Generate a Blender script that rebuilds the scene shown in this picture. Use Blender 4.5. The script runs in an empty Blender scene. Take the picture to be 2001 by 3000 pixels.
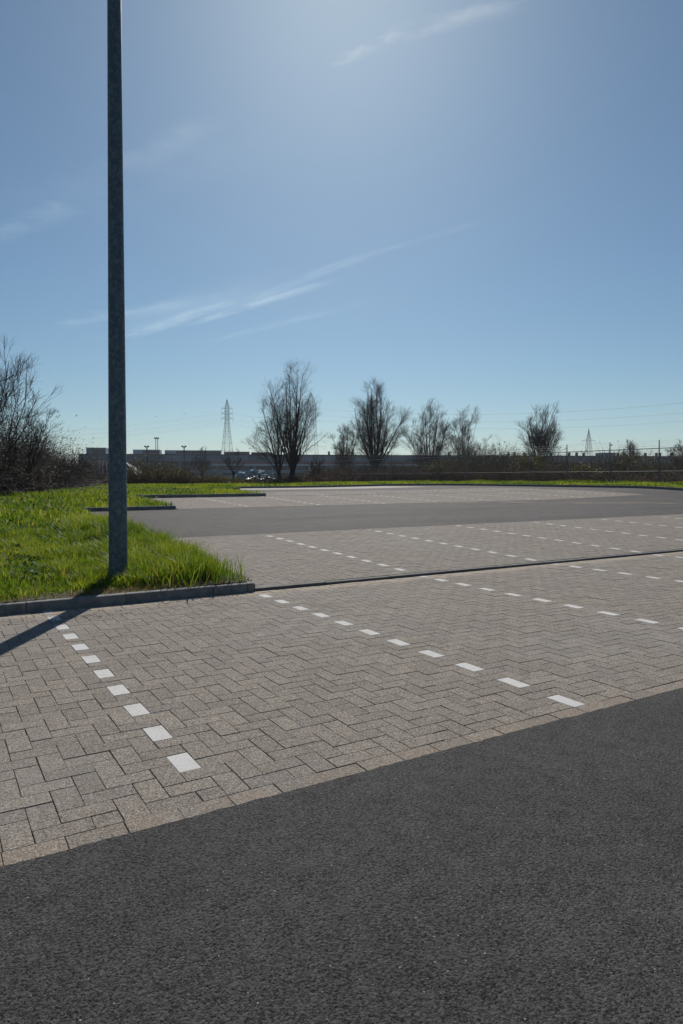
import bpy, math, random
import numpy as np
from mathutils import Matrix, Vector, Euler

rng = np.random.default_rng(7)
random.seed(7)
SC = bpy.context.scene
COL = SC.collection

# ------------------------------------------------------------------ camera
EYE = 1.378
YAW = -0.5417            # camera looks 31 degrees to the right of the paving's depth axis (+Y)
PITCH, ROLL = -0.01937, -0.00096
_c, _s = math.cos(YAW), math.sin(YAW)
FWD = Vector((-_s * math.cos(PITCH), _c * math.cos(PITCH), math.sin(PITCH)))
RGT0 = Vector((_c, _s, 0.0)); UP0 = RGT0.cross(FWD)
RGT = RGT0 * math.cos(ROLL) + UP0 * math.sin(ROLL)
UPV = -RGT0 * math.sin(ROLL) + UP0 * math.cos(ROLL)
cam_data = bpy.data.cameras.new('camera')
cam_data.sensor_fit = 'VERTICAL'; cam_data.sensor_height = 36.0; cam_data.sensor_width = 24.0
cam_data.lens = 2013.2 / 3000 * 36.0
cam_data.shift_y = -62.45 / 3000
cam_data.clip_start = 0.05; cam_data.clip_end = 6000
cam = bpy.data.objects.new('camera', cam_data); COL.objects.link(cam)
M = Matrix((RGT, UPV, -FWD)).transposed().to_4x4(); M.translation = (0, 0, EYE)
cam.matrix_world = M
SC.camera = cam

# ------------------------------------------------------------------ sky, sun, exposure
SUN_EL = math.radians(37.5)
SUN_AZ = math.radians(31.05)         # clockwise from +Y
world = bpy.data.worlds.new('World'); SC.world = world; world.use_nodes = True
wt = world.node_tree; wt.nodes.clear()

class NG:
    """small helper to write node graphs"""
    def __init__(s, tree): s.t = tree
    def n(s, typ, **kw):
        nd = s.t.nodes.new(typ)
        for k, v in kw.items():
            if k == 'inp':
                for a, b in v.items():
                    if isinstance(b, bpy.types.NodeSocket): s.t.links.new(b, nd.inputs[a])
                    else: nd.inputs[a].default_value = b
            else: setattr(nd, k, v)
        return nd
    def m(s, op, a, b=None, c=None, clamp=False):
        nd = s.t.nodes.new('ShaderNodeMath'); nd.operation = op; nd.use_clamp = clamp
        for i, v in enumerate((a, b, c)):
            if v is None: continue
            if isinstance(v, bpy.types.NodeSocket): s.t.links.new(v, nd.inputs[i])
            else: nd.inputs[i].default_value = v
        return nd.outputs[0]
    def ss(s, v, lo, hi, a=0.0, b=1.0):
        nd = s.t.nodes.new('ShaderNodeMapRange'); nd.interpolation_type = 'SMOOTHSTEP'
        s.t.links.new(v, nd.inputs[0])
        for i, x in enumerate((lo, hi, a, b)): nd.inputs[i + 1].default_value = x
        return nd.outputs[0]
    def mix(s, fac, a, b, typ='MIX'):
        nd = s.t.nodes.new('ShaderNodeMix'); nd.data_type = 'RGBA'; nd.blend_type = typ
        for sock, v in ((nd.inputs[0], fac), (nd.inputs[6], a), (nd.inputs[7], b)):
            if isinstance(v, bpy.types.NodeSocket): s.t.links.new(v, sock)
            else: sock.default_value = v if not isinstance(v, tuple) or len(v) == 4 else (*v, 1)
        return nd.outputs[2]
    def noise(s, vec, scale, detail=2.0, rough=0.5, dim='3D'):
        nd = s.t.nodes.new('ShaderNodeTexNoise'); nd.noise_dimensions = dim
        if vec is not None: s.t.links.new(vec, nd.inputs['Vector'])
        nd.inputs['Scale'].default_value = scale; nd.inputs['Detail'].default_value = detail
        nd.inputs['Roughness'].default_value = rough
        return nd.outputs['Fac']
    def link(s, a, b): s.t.links.new(a, b)

g = NG(wt)
sky = g.n('ShaderNodeTexSky', sky_type='NISHITA', sun_disc=False, sun_elevation=SUN_EL, sun_rotation=SUN_AZ,
          altitude=0.0, air_density=.92, dust_density=0.42, ozone_density=5.0)
tc = g.n('ShaderNodeTexCoord')
sep = g.n('ShaderNodeSeparateXYZ', inp={0: tc.outputs['Generated']})
zc = g.m('MAXIMUM', sep.outputs[2], 0.02)
px = g.m('DIVIDE', sep.outputs[0], zc); py = g.m('DIVIDE', sep.outputs[1], zc)   # a high, flat cirrus layer
streaks = [((0.70, 4.9), (1.34, 3.7), .10, .5), ((1.20, 5.1), (1.56, 3.5), .09, .75), ((1.45, 4.5), (1.80, 2.95), .05, .9),
           ((1.56, 3.75), (1.73, 2.40), .045, .5), ((1.70, 2.62), (1.90, 1.90), .03, .35), ((1.72, 5.05), (2.2, 3.1), .07, .45),
           ((0.845, 1.47), (0.93, 1.25), .022, .6), ((0.905, 1.31), (1.12, 1.0), .034, .55), ((0.2, 3.3), (0.5, 2.6), .08, .5),
           ((0.52, 2.35), (0.72, 1.80), .07, .28), ((-1.2, 3.1), (-.6, 2.0), .08, .5), ((.9, 5.4), (1.75, 2.6), .22, .30), ((.3, 3.0), (.9, 1.7), .20, .16)]
total = None
for (ax, ay), (bx, by), wdt, amp in streaks:
    wdt *= 1.35; amp *= 1.3
    L = math.hypot(bx - ax, by - ay); ux, uy = (bx - ax) / L, (by - ay) / L
    u = g.m('ADD', g.m('MULTIPLY', g.m('SUBTRACT', px, ax), ux), g.m('MULTIPLY', g.m('SUBTRACT', py, ay), uy))
    v = g.m('ADD', g.m('MULTIPLY', g.m('SUBTRACT', px, ax), -uy), g.m('MULTIPLY', g.m('SUBTRACT', py, ay), ux))
    cv = g.n('ShaderNodeCombineXYZ', inp={0: g.m('MULTIPLY', u, 1.6 / L), 1: g.m('MULTIPLY', v, .35 / wdt), 2: ax * 7.3})
    nz = g.noise(cv.outputs[0], 2.2, 5.0, .6)
    wob = g.m('MULTIPLY', g.m('SUBTRACT', nz, .5), wdt * 1.6)
    d = g.m('ABSOLUTE', g.m('ADD', v, wob))
    band = g.ss(d, wdt, 0.0)
    ends = g.m('MULTIPLY', g.ss(u, 0.0, L * .22), g.ss(u, L, L * .7))
    nn = g.ss(nz, .26, .70)
    mm = g.m('MULTIPLY', g.m('MULTIPLY', g.m('MULTIPLY', band, ends), nn), amp)
    total = mm if total is None else g.m('ADD', total, mm)
total = g.m('MULTIPLY', g.m('MINIMUM', total, 1.0), g.ss(sep.outputs[2], .05, .2))
cloud = g.mix(1.0, sky.outputs[0], (1.34, 1.18, 1.06, 1), 'MULTIPLY')
cloud = g.mix(1.0, cloud, (1.1, 1.1, 1.1, 1), 'ADD')
colr = g.mix(1.0, g.mix(total, sky.outputs[0], cloud), (.86, 1.0, .955, 1), 'MULTIPLY')
bg = g.n('ShaderNodeBackground', inp={0: colr, 1: 0.0665})
wo = g.n('ShaderNodeOutputWorld'); g.link(bg.outputs[0], wo.inputs[0])

sun_d = bpy.data.lights.new('sun', 'SUN'); sun_d.energy = 5.0; sun_d.angle = math.radians(0.53); sun_d.color = (1.0, .95, .88)
sun = bpy.data.objects.new('sun', sun_d); COL.objects.link(sun)
to_sun = Vector((math.sin(SUN_AZ) * math.cos(SUN_EL), math.cos(SUN_AZ) * math.cos(SUN_EL), math.sin(SUN_EL)))
sun.rotation_euler = (-to_sun).to_track_quat('-Z', 'Y').to_euler()
sun.location = to_sun * 60
vs = SC.view_settings
vs.view_transform = 'Standard'; vs.look = 'None'; vs.gamma = 1.0; vs.use_curve_mapping = False
vs.exposure = 0.0

# ------------------------------------------------------------------ helpers
def base_h(y):
    y = np.asarray(y, float)
    z = .035 + .0372 * (y - 7.74)
    z = np.where(y < 7.66, 0.0, z)
    k = .04                                             # soft maximum height .70
    z2 = -k * np.log(np.exp(-np.minimum(z, 3) / k) + math.exp(-.70 / k))
    return np.where(y < 7.66, 0.0, np.where(z < .35, z, z2))
def sst(x, a, b):
    t = np.clip((np.asarray(x, float) - a) / (b - a), 0, 1); return t * t * (3 - 2 * t)
def gh(x, y):
    b = base_h(y)
    return b + (.80 - b) * sst(x, 20, 32) * sst(y, 14.5, 24)
def at(pxx, d):
    """photo column + distance along the view axis -> ground plan position"""
    t = (pxx - 1000.5) / 2013.2 * d
    return np.array([d * FWD.x / math.cos(PITCH) + t * _c, d * FWD.y / math.cos(PITCH) + t * _s])
def zat(pyy, d): return EYE + (1399.0 - pyy) / 2013.2 * d

def link_obj(name, me, mats, parent=None, **props):
    ob = bpy.data.objects.new(name, me); COL.objects.link(ob)
    if me is not None and mats is not None and len(me.materials) == 0:
        for m_ in (mats if isinstance(mats, (list, tuple)) else [mats]): me.materials.append(m_)
    if parent is not None: ob.parent = parent
    for k, v in props.items(): ob[k] = v
    return ob
def make_mesh(name, V, F, smooth=False, rnd=None, midx=None):
    """V: (n,3); F: list of int arrays, one per polygon size; rnd: per-vertex value"""
    me = bpy.data.meshes.new(name)
    V = np.asarray(V, np.float32); F = [np.asarray(f, np.int32) for f in F if len(f)]
    me.vertices.add(len(V)); me.vertices.foreach_set('co', V.ravel())
    nl = sum(f.size for f in F); npoly = sum(len(f) for f in F)
    me.loops.add(nl); me.polygons.add(npoly)
    me.loops.foreach_set('vertex_index', np.concatenate([f.ravel() for f in F]))
    st = []; o = 0
    for f in F:
        st.append(o + np.arange(len(f)) * f.shape[1]); o += f.size
    me.polygons.foreach_set('loop_start', np.concatenate(st).astype(np.int32))
    me.polygons.foreach_set('use_smooth', np.full(npoly, bool(smooth)))
    if midx is not None: me.polygons.foreach_set('material_index', np.asarray(midx, np.int32))
    if rnd is not None:
        a = me.attributes.new('rnd', 'FLOAT', 'POINT'); a.data.foreach_set('value', np.asarray(rnd, np.float32))
    me.update(calc_edges=True); me.validate()
    return me

class MB:
    """collects simple solids into one mesh"""
    def __init__(s): s.V = []; s.Q = []; s.T = []; s.n = 0; s.R = []
    def add(s, V, Q=None, T=None, rnd=None):
        V = np.asarray(V, float)
        s.V.append(V)
        if Q is not None and len(Q): s.Q.append(np.asarray(Q) + s.n)
        if T is not None and len(T): s.T.append(np.asarray(T) + s.n)
        s.R.append(np.full(len(V), random.random()) if rnd is None else np.broadcast_to(np.asarray(rnd, float), (len(V),)))
        s.n += len(V)
    def box(s, c, size, R=None, top=(1, 1)):
        hx, hy, hz = [a / 2 for a in size]
        P = np.array([(sx * hx * (top[0] if sz > 0 else 1), sy * hy * (top[1] if sz > 0 else 1), sz * hz)
                      for sz in (-1, 1) for sx, sy in ((-1, -1), (1, -1), (1, 1), (-1, 1))])
        if R is not None: P = P @ np.asarray(R).T
        s.add(P + np.asarray(c), [(3, 2, 1, 0), (4, 5, 6, 7), (0, 1, 5, 4), (1, 2, 6, 5), (2, 3, 7, 6), (3, 0, 4, 7)])
    def bar(s, a, b, r, sides=4, r2=None):
        V, Q = tubes(np.array([[a, b]], float), np.array([[r, r if r2 is None else r2]]), sides, True)
        s.add(V, Q)
    def poly(s, pts, radii, sides=6):
        V, Q = tubes(np.array([pts], float), np.array([radii], float), sides, True); s.add(V, Q)
    def mesh(s, name, smooth=False):
        F = []
        if s.Q: F.append(np.concatenate(s.Q))
        if s.T: F.append(np.concatenate(s.T))
        return make_mesh(name, np.concatenate(s.V), F, smooth, np.concatenate(s.R))
    def obj(s, name, mat, parent=None, smooth=False, **props):
        return link_obj(name, s.mesh(name, smooth), mat, parent, **props)

def tubes(P, R, sides=3, cap=False):
    """P (n,k,3) centre lines, R (n,k) radii -> verts, quads"""
    n, k, _ = P.shape
    T = np.empty_like(P); T[:, 1:-1] = P[:, 2:] - P[:, :-2]; T[:, 0] = P[:, 1] - P[:, 0]; T[:, -1] = P[:, -1] - P[:, -2]
    T /= np.linalg.norm(T, axis=2, keepdims=True) + 1e-9
    ref = np.where(np.abs(T[:, :1, 2:3]) > .9, np.array([1.0, 0, 0]), np.array([0, 0, 1.0]))
    ref = np.broadcast_to(ref, P.shape)
    A = np.cross(T, ref); A /= np.linalg.norm(A, axis=2, keepdims=True) + 1e-9
    B = np.cross(T, A)
    ang = np.arange(sides) / sides * 2 * np.pi
    V = P[:, :, None] + R[:, :, None, None] * (A[:, :, None] * np.cos(ang)[:, None] + B[:, :, None] * np.sin(ang)[:, None])
    idx = np.arange(n * k * sides).reshape(n, k, sides)
    a = idx[:, :-1]; b = idx[:, 1:]
    Q = np.stack([a, np.roll(a, -1, 2), np.roll(b, -1, 2), b], -1).reshape(-1, 4)
    if cap and sides == 4:
        Q = np.concatenate([Q, idx[:, 0, ::-1].reshape(-1, 4), idx[:, -1].reshape(-1, 4)])
    elif cap and sides == 6:
        for e, fl in ((idx[:, 0], True), (idx[:, -1], False)):
            q1, q2 = e[:, [0, 1, 2, 3]], e[:, [0, 3, 4, 5]]
            if fl: q1, q2 = q1[:, ::-1], q2[:, ::-1]
            Q = np.concatenate([Q, q1, q2])
    return V.reshape(-1, 3), Q

def unit(v): return v / (np.linalg.norm(v, axis=-1, keepdims=True) + 1e-9)

# ------------------------------------------------------------------ materials
def new_mat(name):
    m_ = bpy.data.materials.new(name); m_.use_nodes = True; m_.node_tree.nodes.clear()
    return m_, NG(m_.node_tree)
def finish(gr, bsdf):
    o = gr.n('ShaderNodeOutputMaterial'); gr.link(bsdf, o.inputs[0])
def simple_mat(name, col, rough=.8, var=.25, scale=3.0, metal=0.0, col2=None, bump=0.0, spec=.4, det=4):
    m_, gr = new_mat(name)
    geo = gr.n('ShaderNodeNewGeometry')
    nz = gr.noise(geo.outputs['Position'], scale, det, .6)
    c2 = col2 if col2 is not None else tuple(max(0, c * (1 - var)) for c in col)
    c1 = col if col2 is not None else tuple(c * (1 + var) for c in col)
    cc = gr.mix(gr.ss(nz, .3, .7), c2, c1)
    p = gr.n('ShaderNodeBsdfPrincipled', inp={'Base Color': cc, 'Roughness': rough, 'Metallic': metal, 'Specular IOR Level': spec})
    if bump:
        b = gr.n('ShaderNodeBump', inp={'Strength': bump, 'Distance': .01, 'Height': gr.noise(geo.outputs['Position'], scale * 6, 4)})
        gr.link(b.outputs[0], p.inputs['Normal'])
    finish(gr, p.outputs[0]); return m_

def paver_mat(name, c_dark, c_mid, c_light, warm, white=False):
    m_, gr = new_mat(name)
    geo = gr.n('ShaderNodeNewGeometry'); pos = geo.outputs['Position']
    oi = gr.n('ShaderNodeObjectInfo'); at_ = gr.n('ShaderNodeAttribute', attribute_name='rnd')
    r = gr.m('FRACT', gr.m('ADD', at_.outputs['Fac'], oi.outputs['Random']))
    vor = gr.n('ShaderNodeTexVoronoi', feature='F1', inp={'Vector': pos, 'Scale': 190.0})
    hue = gr.n('ShaderNodeSeparateColor', inp={0: vor.outputs['Color']})
    fine = gr.noise(pos, 260.0, 3.0, .7)
    grain = gr.m('ADD', gr.m('MULTIPLY', hue.outputs[0], .6), gr.m('MULTIPLY', fine, .4))
    c = gr.mix(gr.ss(grain, .15, .5), c_dark, c_mid)
    c = gr.mix(gr.ss(grain, .55, .85), c, c_light)
    if not white:
        c = gr.mix(gr.m('MULTIPLY', gr.ss(hue.outputs[1], .62, .9), .5), c, warm)
        pits = gr.ss(hue.outputs[2], .86, .93)
        c = gr.mix(gr.m('MULTIPLY', pits, .6), c, (.045, .04, .035))
        sp = gr.n('ShaderNodeSeparateXYZ', inp={0: pos})
        big = gr.noise(pos, .42, 5.0, .6)
        c = gr.mix(gr.m('MULTIPLY', gr.ss(big, .46, .66), .32), c, (.225, .212, .20))
        tint = gr.m('ADD', .90, gr.m('MULTIPLY', r, .20))
        tc_ = gr.n('ShaderNodeCombineColor', inp={0: tint, 1: tint, 2: gr.m('SUBTRACT', tint, gr.m('MULTIPLY', r, .03))})
        c = gr.mix(1.0, c, tc_.outputs[0], 'MULTIPLY')
        # blown sand along the dividing kerb and rusty edge course by the asphalt
        nb = gr.noise(pos, 2.2, 4.0, .6)
        line = gr.m('ADD', sp.outputs[1], gr.m('MULTIPLY', nb, .55))
        sand = gr.m('MULTIPLY', gr.ss(line, 7.50, 7.80), gr.ss(sp.outputs[1], 7.70, 7.64))
        c = gr.mix(gr.m('MULTIPLY', sand, .9), c, (.33, .28, .225))
        rust = gr.m('MULTIPLY', gr.ss(sp.outputs[1], 2.84, 2.74), gr.ss(gr.noise(pos, 3.0, 3.0), .3, .7))
        c = gr.mix(gr.m('MULTIPLY', rust, .28), c, (.28, .20, .135))
    else:
        dirt = gr.ss(gr.noise(pos, 14.0, 5.0, .65), .5, .8)
        c = gr.mix(gr.m('MULTIPLY', dirt, .5), c, (.30, .28, .25))
        c = gr.mix(gr.m('MULTIPLY', gr.ss(gr.noise(pos, 3.0, 3.0), .45, .7), .35), c, (.40, .385, .36))
    bh = gr.m('ADD', gr.m('MULTIPLY', vor.outputs['Distance'], 1.0), gr.m('MULTIPLY', fine, .7))
    b = gr.n('ShaderNodeBump', inp={'Strength': .55 if not white else .25, 'Distance': .002, 'Height': bh})
    p = gr.n('ShaderNodeBsdfPrincipled', inp={'Base Color': c, 'Roughness': .9, 'Specular IOR Level': .12, 'Normal': b.outputs[0]})
    finish(gr, p.outputs[0]); return m_

def asphalt_mat():
    m_, gr = new_mat('asphalt')
    geo = gr.n('ShaderNodeNewGeometry'); pos = geo.outputs['Position']
    v1 = gr.n('ShaderNodeTexVoronoi', feature='F1', inp={'Vector': pos, 'Scale': 150.0, 'Randomness': 1.0})
    sc_ = gr.n('ShaderNodeSeparateColor', inp={0: v1.outputs['Color']})
    n1 = gr.noise(pos, 92.0, 2.0, .6); n2 = gr.noise(pos, 1.1, 5.0, .62); n3 = gr.noise(pos, 9.0, 4.0, .65)
    c = gr.mix(sc_.outputs[0], (.020, .0195, .0192), (.080, .078, .077))
    pit = gr.ss(gr.m('ADD', gr.m('ADD', gr.m('MULTIPLY', n1, .62), gr.m('MULTIPLY', gr.noise(pos, 200.0, 2.0, .6), .38)), gr.m('MULTIPLY', gr.m('SUBTRACT', n3, .5), .22)), .47, .40)
    c = gr.mix(gr.m('MULTIPLY', pit, .92), c, (.005, .005, .005))
    spark = gr.m('MULTIPLY', gr.ss(sc_.outputs[1], .9965, .998), gr.ss(v1.outputs['Distance'], .5, .35))
    c = gr.mix(gr.m('MULTIPLY', spark, .6), c, (.40, .385, .37))
    tone = gr.m('ADD', .46, gr.m('ADD', gr.m('MULTIPLY', n2, .75), gr.m('MULTIPLY', n3, .34)))
    tcol = gr.n('ShaderNodeCombineColor', inp={0: tone, 1: tone, 2: tone})
    c = gr.mix(1.0, c, tcol.outputs[0], 'MULTIPLY')
    sp = gr.n('ShaderNodeSeparateXYZ', inp={0: pos})
    far = gr.ss(sp.outputs[1], 12.5, 13.5)
    # dust, dark tyre-worn streaks and a sandy wheel track on the lanes behind the bays
    c = gr.mix(gr.m('MULTIPLY', far, .55), c, (.088, .080, .077))
    skid = gr.n('ShaderNodeMapping', inp={'Vector': pos, 'Scale': (.16, 1.0, 1.0), 'Rotation': (0, 0, .10)})
    sk = gr.ss(gr.noise(skid.outputs[0], 1.0, 4.0, .6), .48, .66)
    c = gr.mix(gr.m('MULTIPLY', gr.m('MULTIPLY', sk, far), .7), c, (.034, .033, .034))
    n4 = gr.noise(pos, 3.2, 6.0, .72)
    c = gr.mix(gr.m('MULTIPLY', gr.m('MULTIPLY', gr.ss(n4, .48, .64), far), .6), c, (.030, .029, .029))
    c = gr.mix(gr.m('MULTIPLY', gr.m('MULTIPLY', gr.ss(gr.noise(skid.outputs[0], 2.6, 4.0, .6), .52, .7), far), .35), c, (.115, .104, .097))
    trk = gr.m('ADD', gr.m('ADD', sp.outputs[1], gr.m('MULTIPLY', sp.outputs[0], .42)), gr.m('MULTIPLY', gr.noise(pos, .35, 3.0), 1.2))
    t1 = gr.m('MULTIPLY', gr.ss(trk, 26.6, 27.1), gr.ss(trk, 27.9, 27.3))
    t2 = gr.m('MULTIPLY', gr.ss(sp.outputs[0], 10.0, 14.0), gr.ss(gr.noise(pos, .9, 5.0, .65), .36, .6))
    c = gr.mix(gr.m('MULTIPLY', gr.m('MULTIPLY', t1, far), gr.m('MULTIPLY', t2, .6)), c, (.20, .16, .125))
    hgt = gr.m('ADD', gr.m('MULTIPLY', n1, 1.8), gr.m('MULTIPLY', gr.m('SUBTRACT', 1.0, v1.outputs['Distance']), .6))
    b = gr.n('ShaderNodeBump', inp={'Strength': .9, 'Distance': .004, 'Height': hgt})
    p = gr.n('ShaderNodeBsdfPrincipled', inp={'Base Color': c, 'Roughness': .85, 'Specular IOR Level': .12, 'Normal': b.outputs[0]})
    finish(gr, p.outputs[0]); return m_

def leaf_mat(name, stops, transl=.45, rough=.5, soft=True):
    """thin leaf or blade: diffuse + translucent, colour from the rnd attribute"""
    m_, gr = new_mat(name)
    a = gr.n('ShaderNodeAttribute', attribute_name='rnd')
    rp = gr.n('ShaderNodeValToRGB', inp={0: a.outputs['Fac']})
    el = rp.color_ramp.elements
    while len(el) < len(stops): el.new(.5)
    for e, (p_, c_) in zip(el, stops): e.position = p_; e.color = (*c_, 1)
    pr = gr.n('ShaderNodeBsdfPrincipled', inp={'Base Color': rp.outputs[0], 'Roughness': rough, 'Specular IOR Level': .35})
    tcol = gr.mix(1.0, rp.outputs[0], (1.35, 1.25, .55, 1), 'MULTIPLY')
    tr = gr.n('ShaderNodeBsdfTranslucent', inp={0: tcol})
    mx = gr.n('ShaderNodeMixShader', inp={0: transl, 1: pr.outputs[0], 2: tr.outputs[0]})
    finish(gr, mx.outputs[0]); return m_

def galv_mat(name, c1, c2, scale=22.0, rough=.5, metal=.55):
    m_, gr = new_mat(name)
    tcd = gr.n('ShaderNodeTexCoord')
    mp = gr.n('ShaderNodeMapping', inp={'Vector': tcd.outputs['Object'], 'Scale': (1.0, 1.0, .8)})
    n0 = gr.noise(mp.outputs[0], 9.0, 4.0, .6)
    off = gr.n('ShaderNodeVectorMath', operation='SCALE', inp={0: mp.outputs[0], 'Scale': 1.0})
    n1 = gr.noise(mp.outputs[0], scale, 6.0, .62); n2 = gr.noise(mp.outputs[0], scale * 3.2, 4.0, .6)
    f = gr.m('ADD', gr.m('MULTIPLY', n1, .6), gr.m('MULTIPLY', n2, .4))
    c = gr.mix(gr.ss(f, .46, .62), c1, c2)
    c = gr.mix(gr.m('MULTIPLY', gr.ss(n0, .52, .7), .4), c, tuple(x * 1.3 for x in c2))
    p = gr.n('ShaderNodeBsdfPrincipled', inp={'Base Color': c, 'Roughness': gr.ss(f, .3, .7, rough + .12, rough - .08), 'Metallic': metal})
    finish(gr, p.outputs[0]); return m_

MAT = {}
MAT['paver'] = paver_mat('paver_concrete', (.056, .050, .043), (.212, .191, .169), (.39, .36, .325), (.27, .195, .135))
MAT['white_paver'] = paver_mat('white_concrete', (.44, .43, .415), (.53, .52, .505), (.58, .57, .56), (0, 0, 0), True)
MAT['joint'] = simple_mat('joint_sand', (.15, .132, .108), .95, .4, 5.0, col2=(.022, .020, .018), det=6)
MAT['asphalt'] = asphalt_mat()
MAT['kerb'] = simple_mat('kerb_concrete', (.165, .162, .155), .85, .25, 9, bump=.3)
MAT['kerb_low'] = simple_mat('low_kerb_concrete', (.10, .098, .095), .9, .25, 9, bump=.3)
MAT['soil'] = simple_mat('soil', (.075, .055, .035), .95, .4, 8, col2=(.05, .055, .025), bump=.5)
MAT['field'] = simple_mat('field', (.07, .075, .03), .95, .4, .4, col2=(.085, .065, .04))
MAT['grass'] = leaf_mat('grass_blades', [(0, (.024, .062, .008)), (.35, (.085, .155, .015)), (.7, (.185, .245, .026)), (.93, (.29, .30, .045)), (1, (.30, .25, .11))], .6)
MAT['thatch'] = leaf_mat('thatch', [(0, (.10, .085, .045)), (.5, (.16, .13, .065)), (1, (.22, .18, .10))], .35, .7)
MAT['weed'] = leaf_mat('weed_leaves', [(0, (.022, .06, .010)), (.5, (.035, .085, .014)), (1, (.07, .13, .02))], .45, .75)
MAT['galv'] = galv_mat('galvanised_steel', (.066, .10, .116), (.135, .172, .188), 22.0, .55, .3)
MAT['fence_metal'] = simple_mat('fence_steel', (.13, .14, .14), .55, .15, 5, metal=.3)
MAT['rail'] = simple_mat('galvanised_rail', (.36, .37, .37), .55, .1, 5, metal=.2)
MAT['bark'] = simple_mat('bark', (.030, .026, .022), .9, .35, 6, bump=.5)
MAT['twig'] = simple_mat('twigs', (.055, .045, .034), .85, .3, 2)
MAT['twig_gold'] = simple_mat('young_twigs', (.075, .058, .034), .8, .3, 2)
MAT['bramble'] = simple_mat('bramble_canes', (.036, .031, .029), .6, .5, 3, spec=.3)
MAT['cane'] = simple_mat('dry_stems', (.10, .062, .038), .85, .45, 2)
MAT['dead_leaf'] = leaf_mat('dry_leaves', [(0, (.018, .014, .011)), (.6, (.035, .026, .016)), (1, (.09, .06, .03))], .25, .7)
MAT['shrub_leaf'] = leaf_mat('shrub_leaves', [(0, (.03, .035, .012)), (.5, (.06, .065, .018)), (1, (.11, .10, .03))], .4, .6)
MAT['clad'] = simple_mat('blue_grey_cladding', (.20, .25, .29), .6, .08, .15)
MAT['clad_b'] = simple_mat('slate_cladding', (.15, .19, .22), .6, .1, .15)
MAT['clad_c'] = simple_mat('teal_grey_cladding', (.11, .15, .17), .6, .1, .15)
MAT['clad_dark'] = simple_mat('dark_cladding', (.06, .075, .085), .6, .15, .2)
MAT['clad_light'] = simple_mat('pale_cladding', (.42, .45, .46), .6, .1, .2)
MAT['red_band'] = simple_mat('red_band', (.32, .15, .13), .7, .1, .3)
MAT['brown_panel'] = simple_mat('brown_panel', (.24, .17, .12), .75, .15, .3)
MAT['window'] = simple_mat('dark_glass', (.02, .03, .035), .15, .2, .3, spec=.6)
MAT['roof_sheet'] = simple_mat('corrugated_sheet', (.20, .185, .165), .8, .25, 1.5)
MAT['pylon'] = simple_mat('pylon_steel', (.09, .10, .11), .6, .1, .2, metal=.2)
MAT['mast'] = simple_mat('mast_steel', (.05, .055, .06), .6, .15, 1)
MAT['scrap'] = simple_mat('scrap_metal', (.22, .23, .24), .45, .6, 1.2, metal=.5, col2=(.04, .036, .032))
MAT['pale_blue'] = simple_mat('pale_blue_matte', (.20, .29, .33), .95, .3, .6, spec=.05)  # container paint, and the haze colour of the heap behind the scrap
MAT['bird'] = simple_mat('feathers', (.12, .12, .12), .8, .2, 9)
MAT['sand'] = simple_mat('crumbs', (.05, .042, .035), .95, .4, 60)

# ------------------------------------------------------------------ ground sheets
def sheet(name, xs, ys, zf, mat, **props):
    X, Y = np.meshgrid(xs, ys)
    Z = zf(X, Y)
    V = np.stack([X, Y, Z], -1).reshape(-1, 3)
    n, m_ = len(ys), len(xs)
    i = np.arange(n * m_).reshape(n, m_)
    Q = np.stack([i[:-1, :-1], i[:-1, 1:], i[1:, 1:], i[1:, :-1]], -1).reshape(-1, 4)
    return link_obj(name, make_mesh(name, V, [Q], True), mat, **props)

gx = np.concatenate([-np.geomspace(3000, 60, 14), np.arange(-50, 80, 2.0), np.geomspace(90, 3000, 14)])
gy = np.concatenate([-np.geomspace(3000, 40, 12), np.arange(-30, 100, 2.0), np.geomspace(110, 3500, 14)])
sheet('ground', gx, gy, lambda x, y: gh(np.clip(x, -50, 60), y) - .22 - .6 * sst(np.hypot(x, y), 80, 200), MAT['field'], kind='structure')

YE = 2.787            # seam between the edge course and the herringbone
W = .11
YK = 7.64             # dividing kerb
Y2 = 12.85            # far edge of the second row of bays
Y3, Y3M, Y3E = 19.4, 24.5, 29.4
Y4, Y5 = 35.0, 40.0
XR = 32.0             # outer kerb on the right

def jag(n, a): return rng.normal(0, a, n)
# near lane: the edge along the pavers is slightly ragged
xs = np.concatenate([[-60, -20], np.arange(-6, 30, .045), [40]])
V = []; yrow = [-45, -10, 0, 1.5, 2.3, None]
edge = YE - W + .005 + jag(len(xs), .0035)
for yy in yrow:
    e = edge if yy is None else np.full(len(xs), yy)
    V.append(np.stack([xs, e, np.full(len(xs), .0018)], -1))
V = np.concatenate(V); n, m_ = len(yrow), len(xs)
i = np.arange(n * m_).reshape(n, m_)
Q = np.stack([i[:-1, :-1], i[:-1, 1:], i[1:, 1:], i[1:, :-1]], -1).reshape(-1, 4)
link_obj('asphalt_lane', make_mesh('asphalt_lane', V, [Q]), MAT['asphalt'], kind='structure')
# second lane, third lane and the lane along the outer kerb, each its own sheet
yA = np.linspace(Y2, Y3, 10); sheet('asphalt_lane', np.concatenate([[3.42], np.arange(4, 27.6, .5), [27.6]]), yA, lambda x, y: gh(x, y) - .004, MAT['asphalt'], kind='structure')
yA = np.linspace(Y3E, Y4, 8); sheet('asphalt_lane', np.arange(9.0, 27.7, .62), yA, lambda x, y: gh(x, y) - .004, MAT['asphalt'], kind='structure')
yA = np.arange(8.0, 40.3, .5); sheet('asphalt_lane', np.linspace(27.6, XR, 12), yA, lambda x, y: gh(x, y) - .006, MAT['asphalt'], kind='structure')

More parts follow.
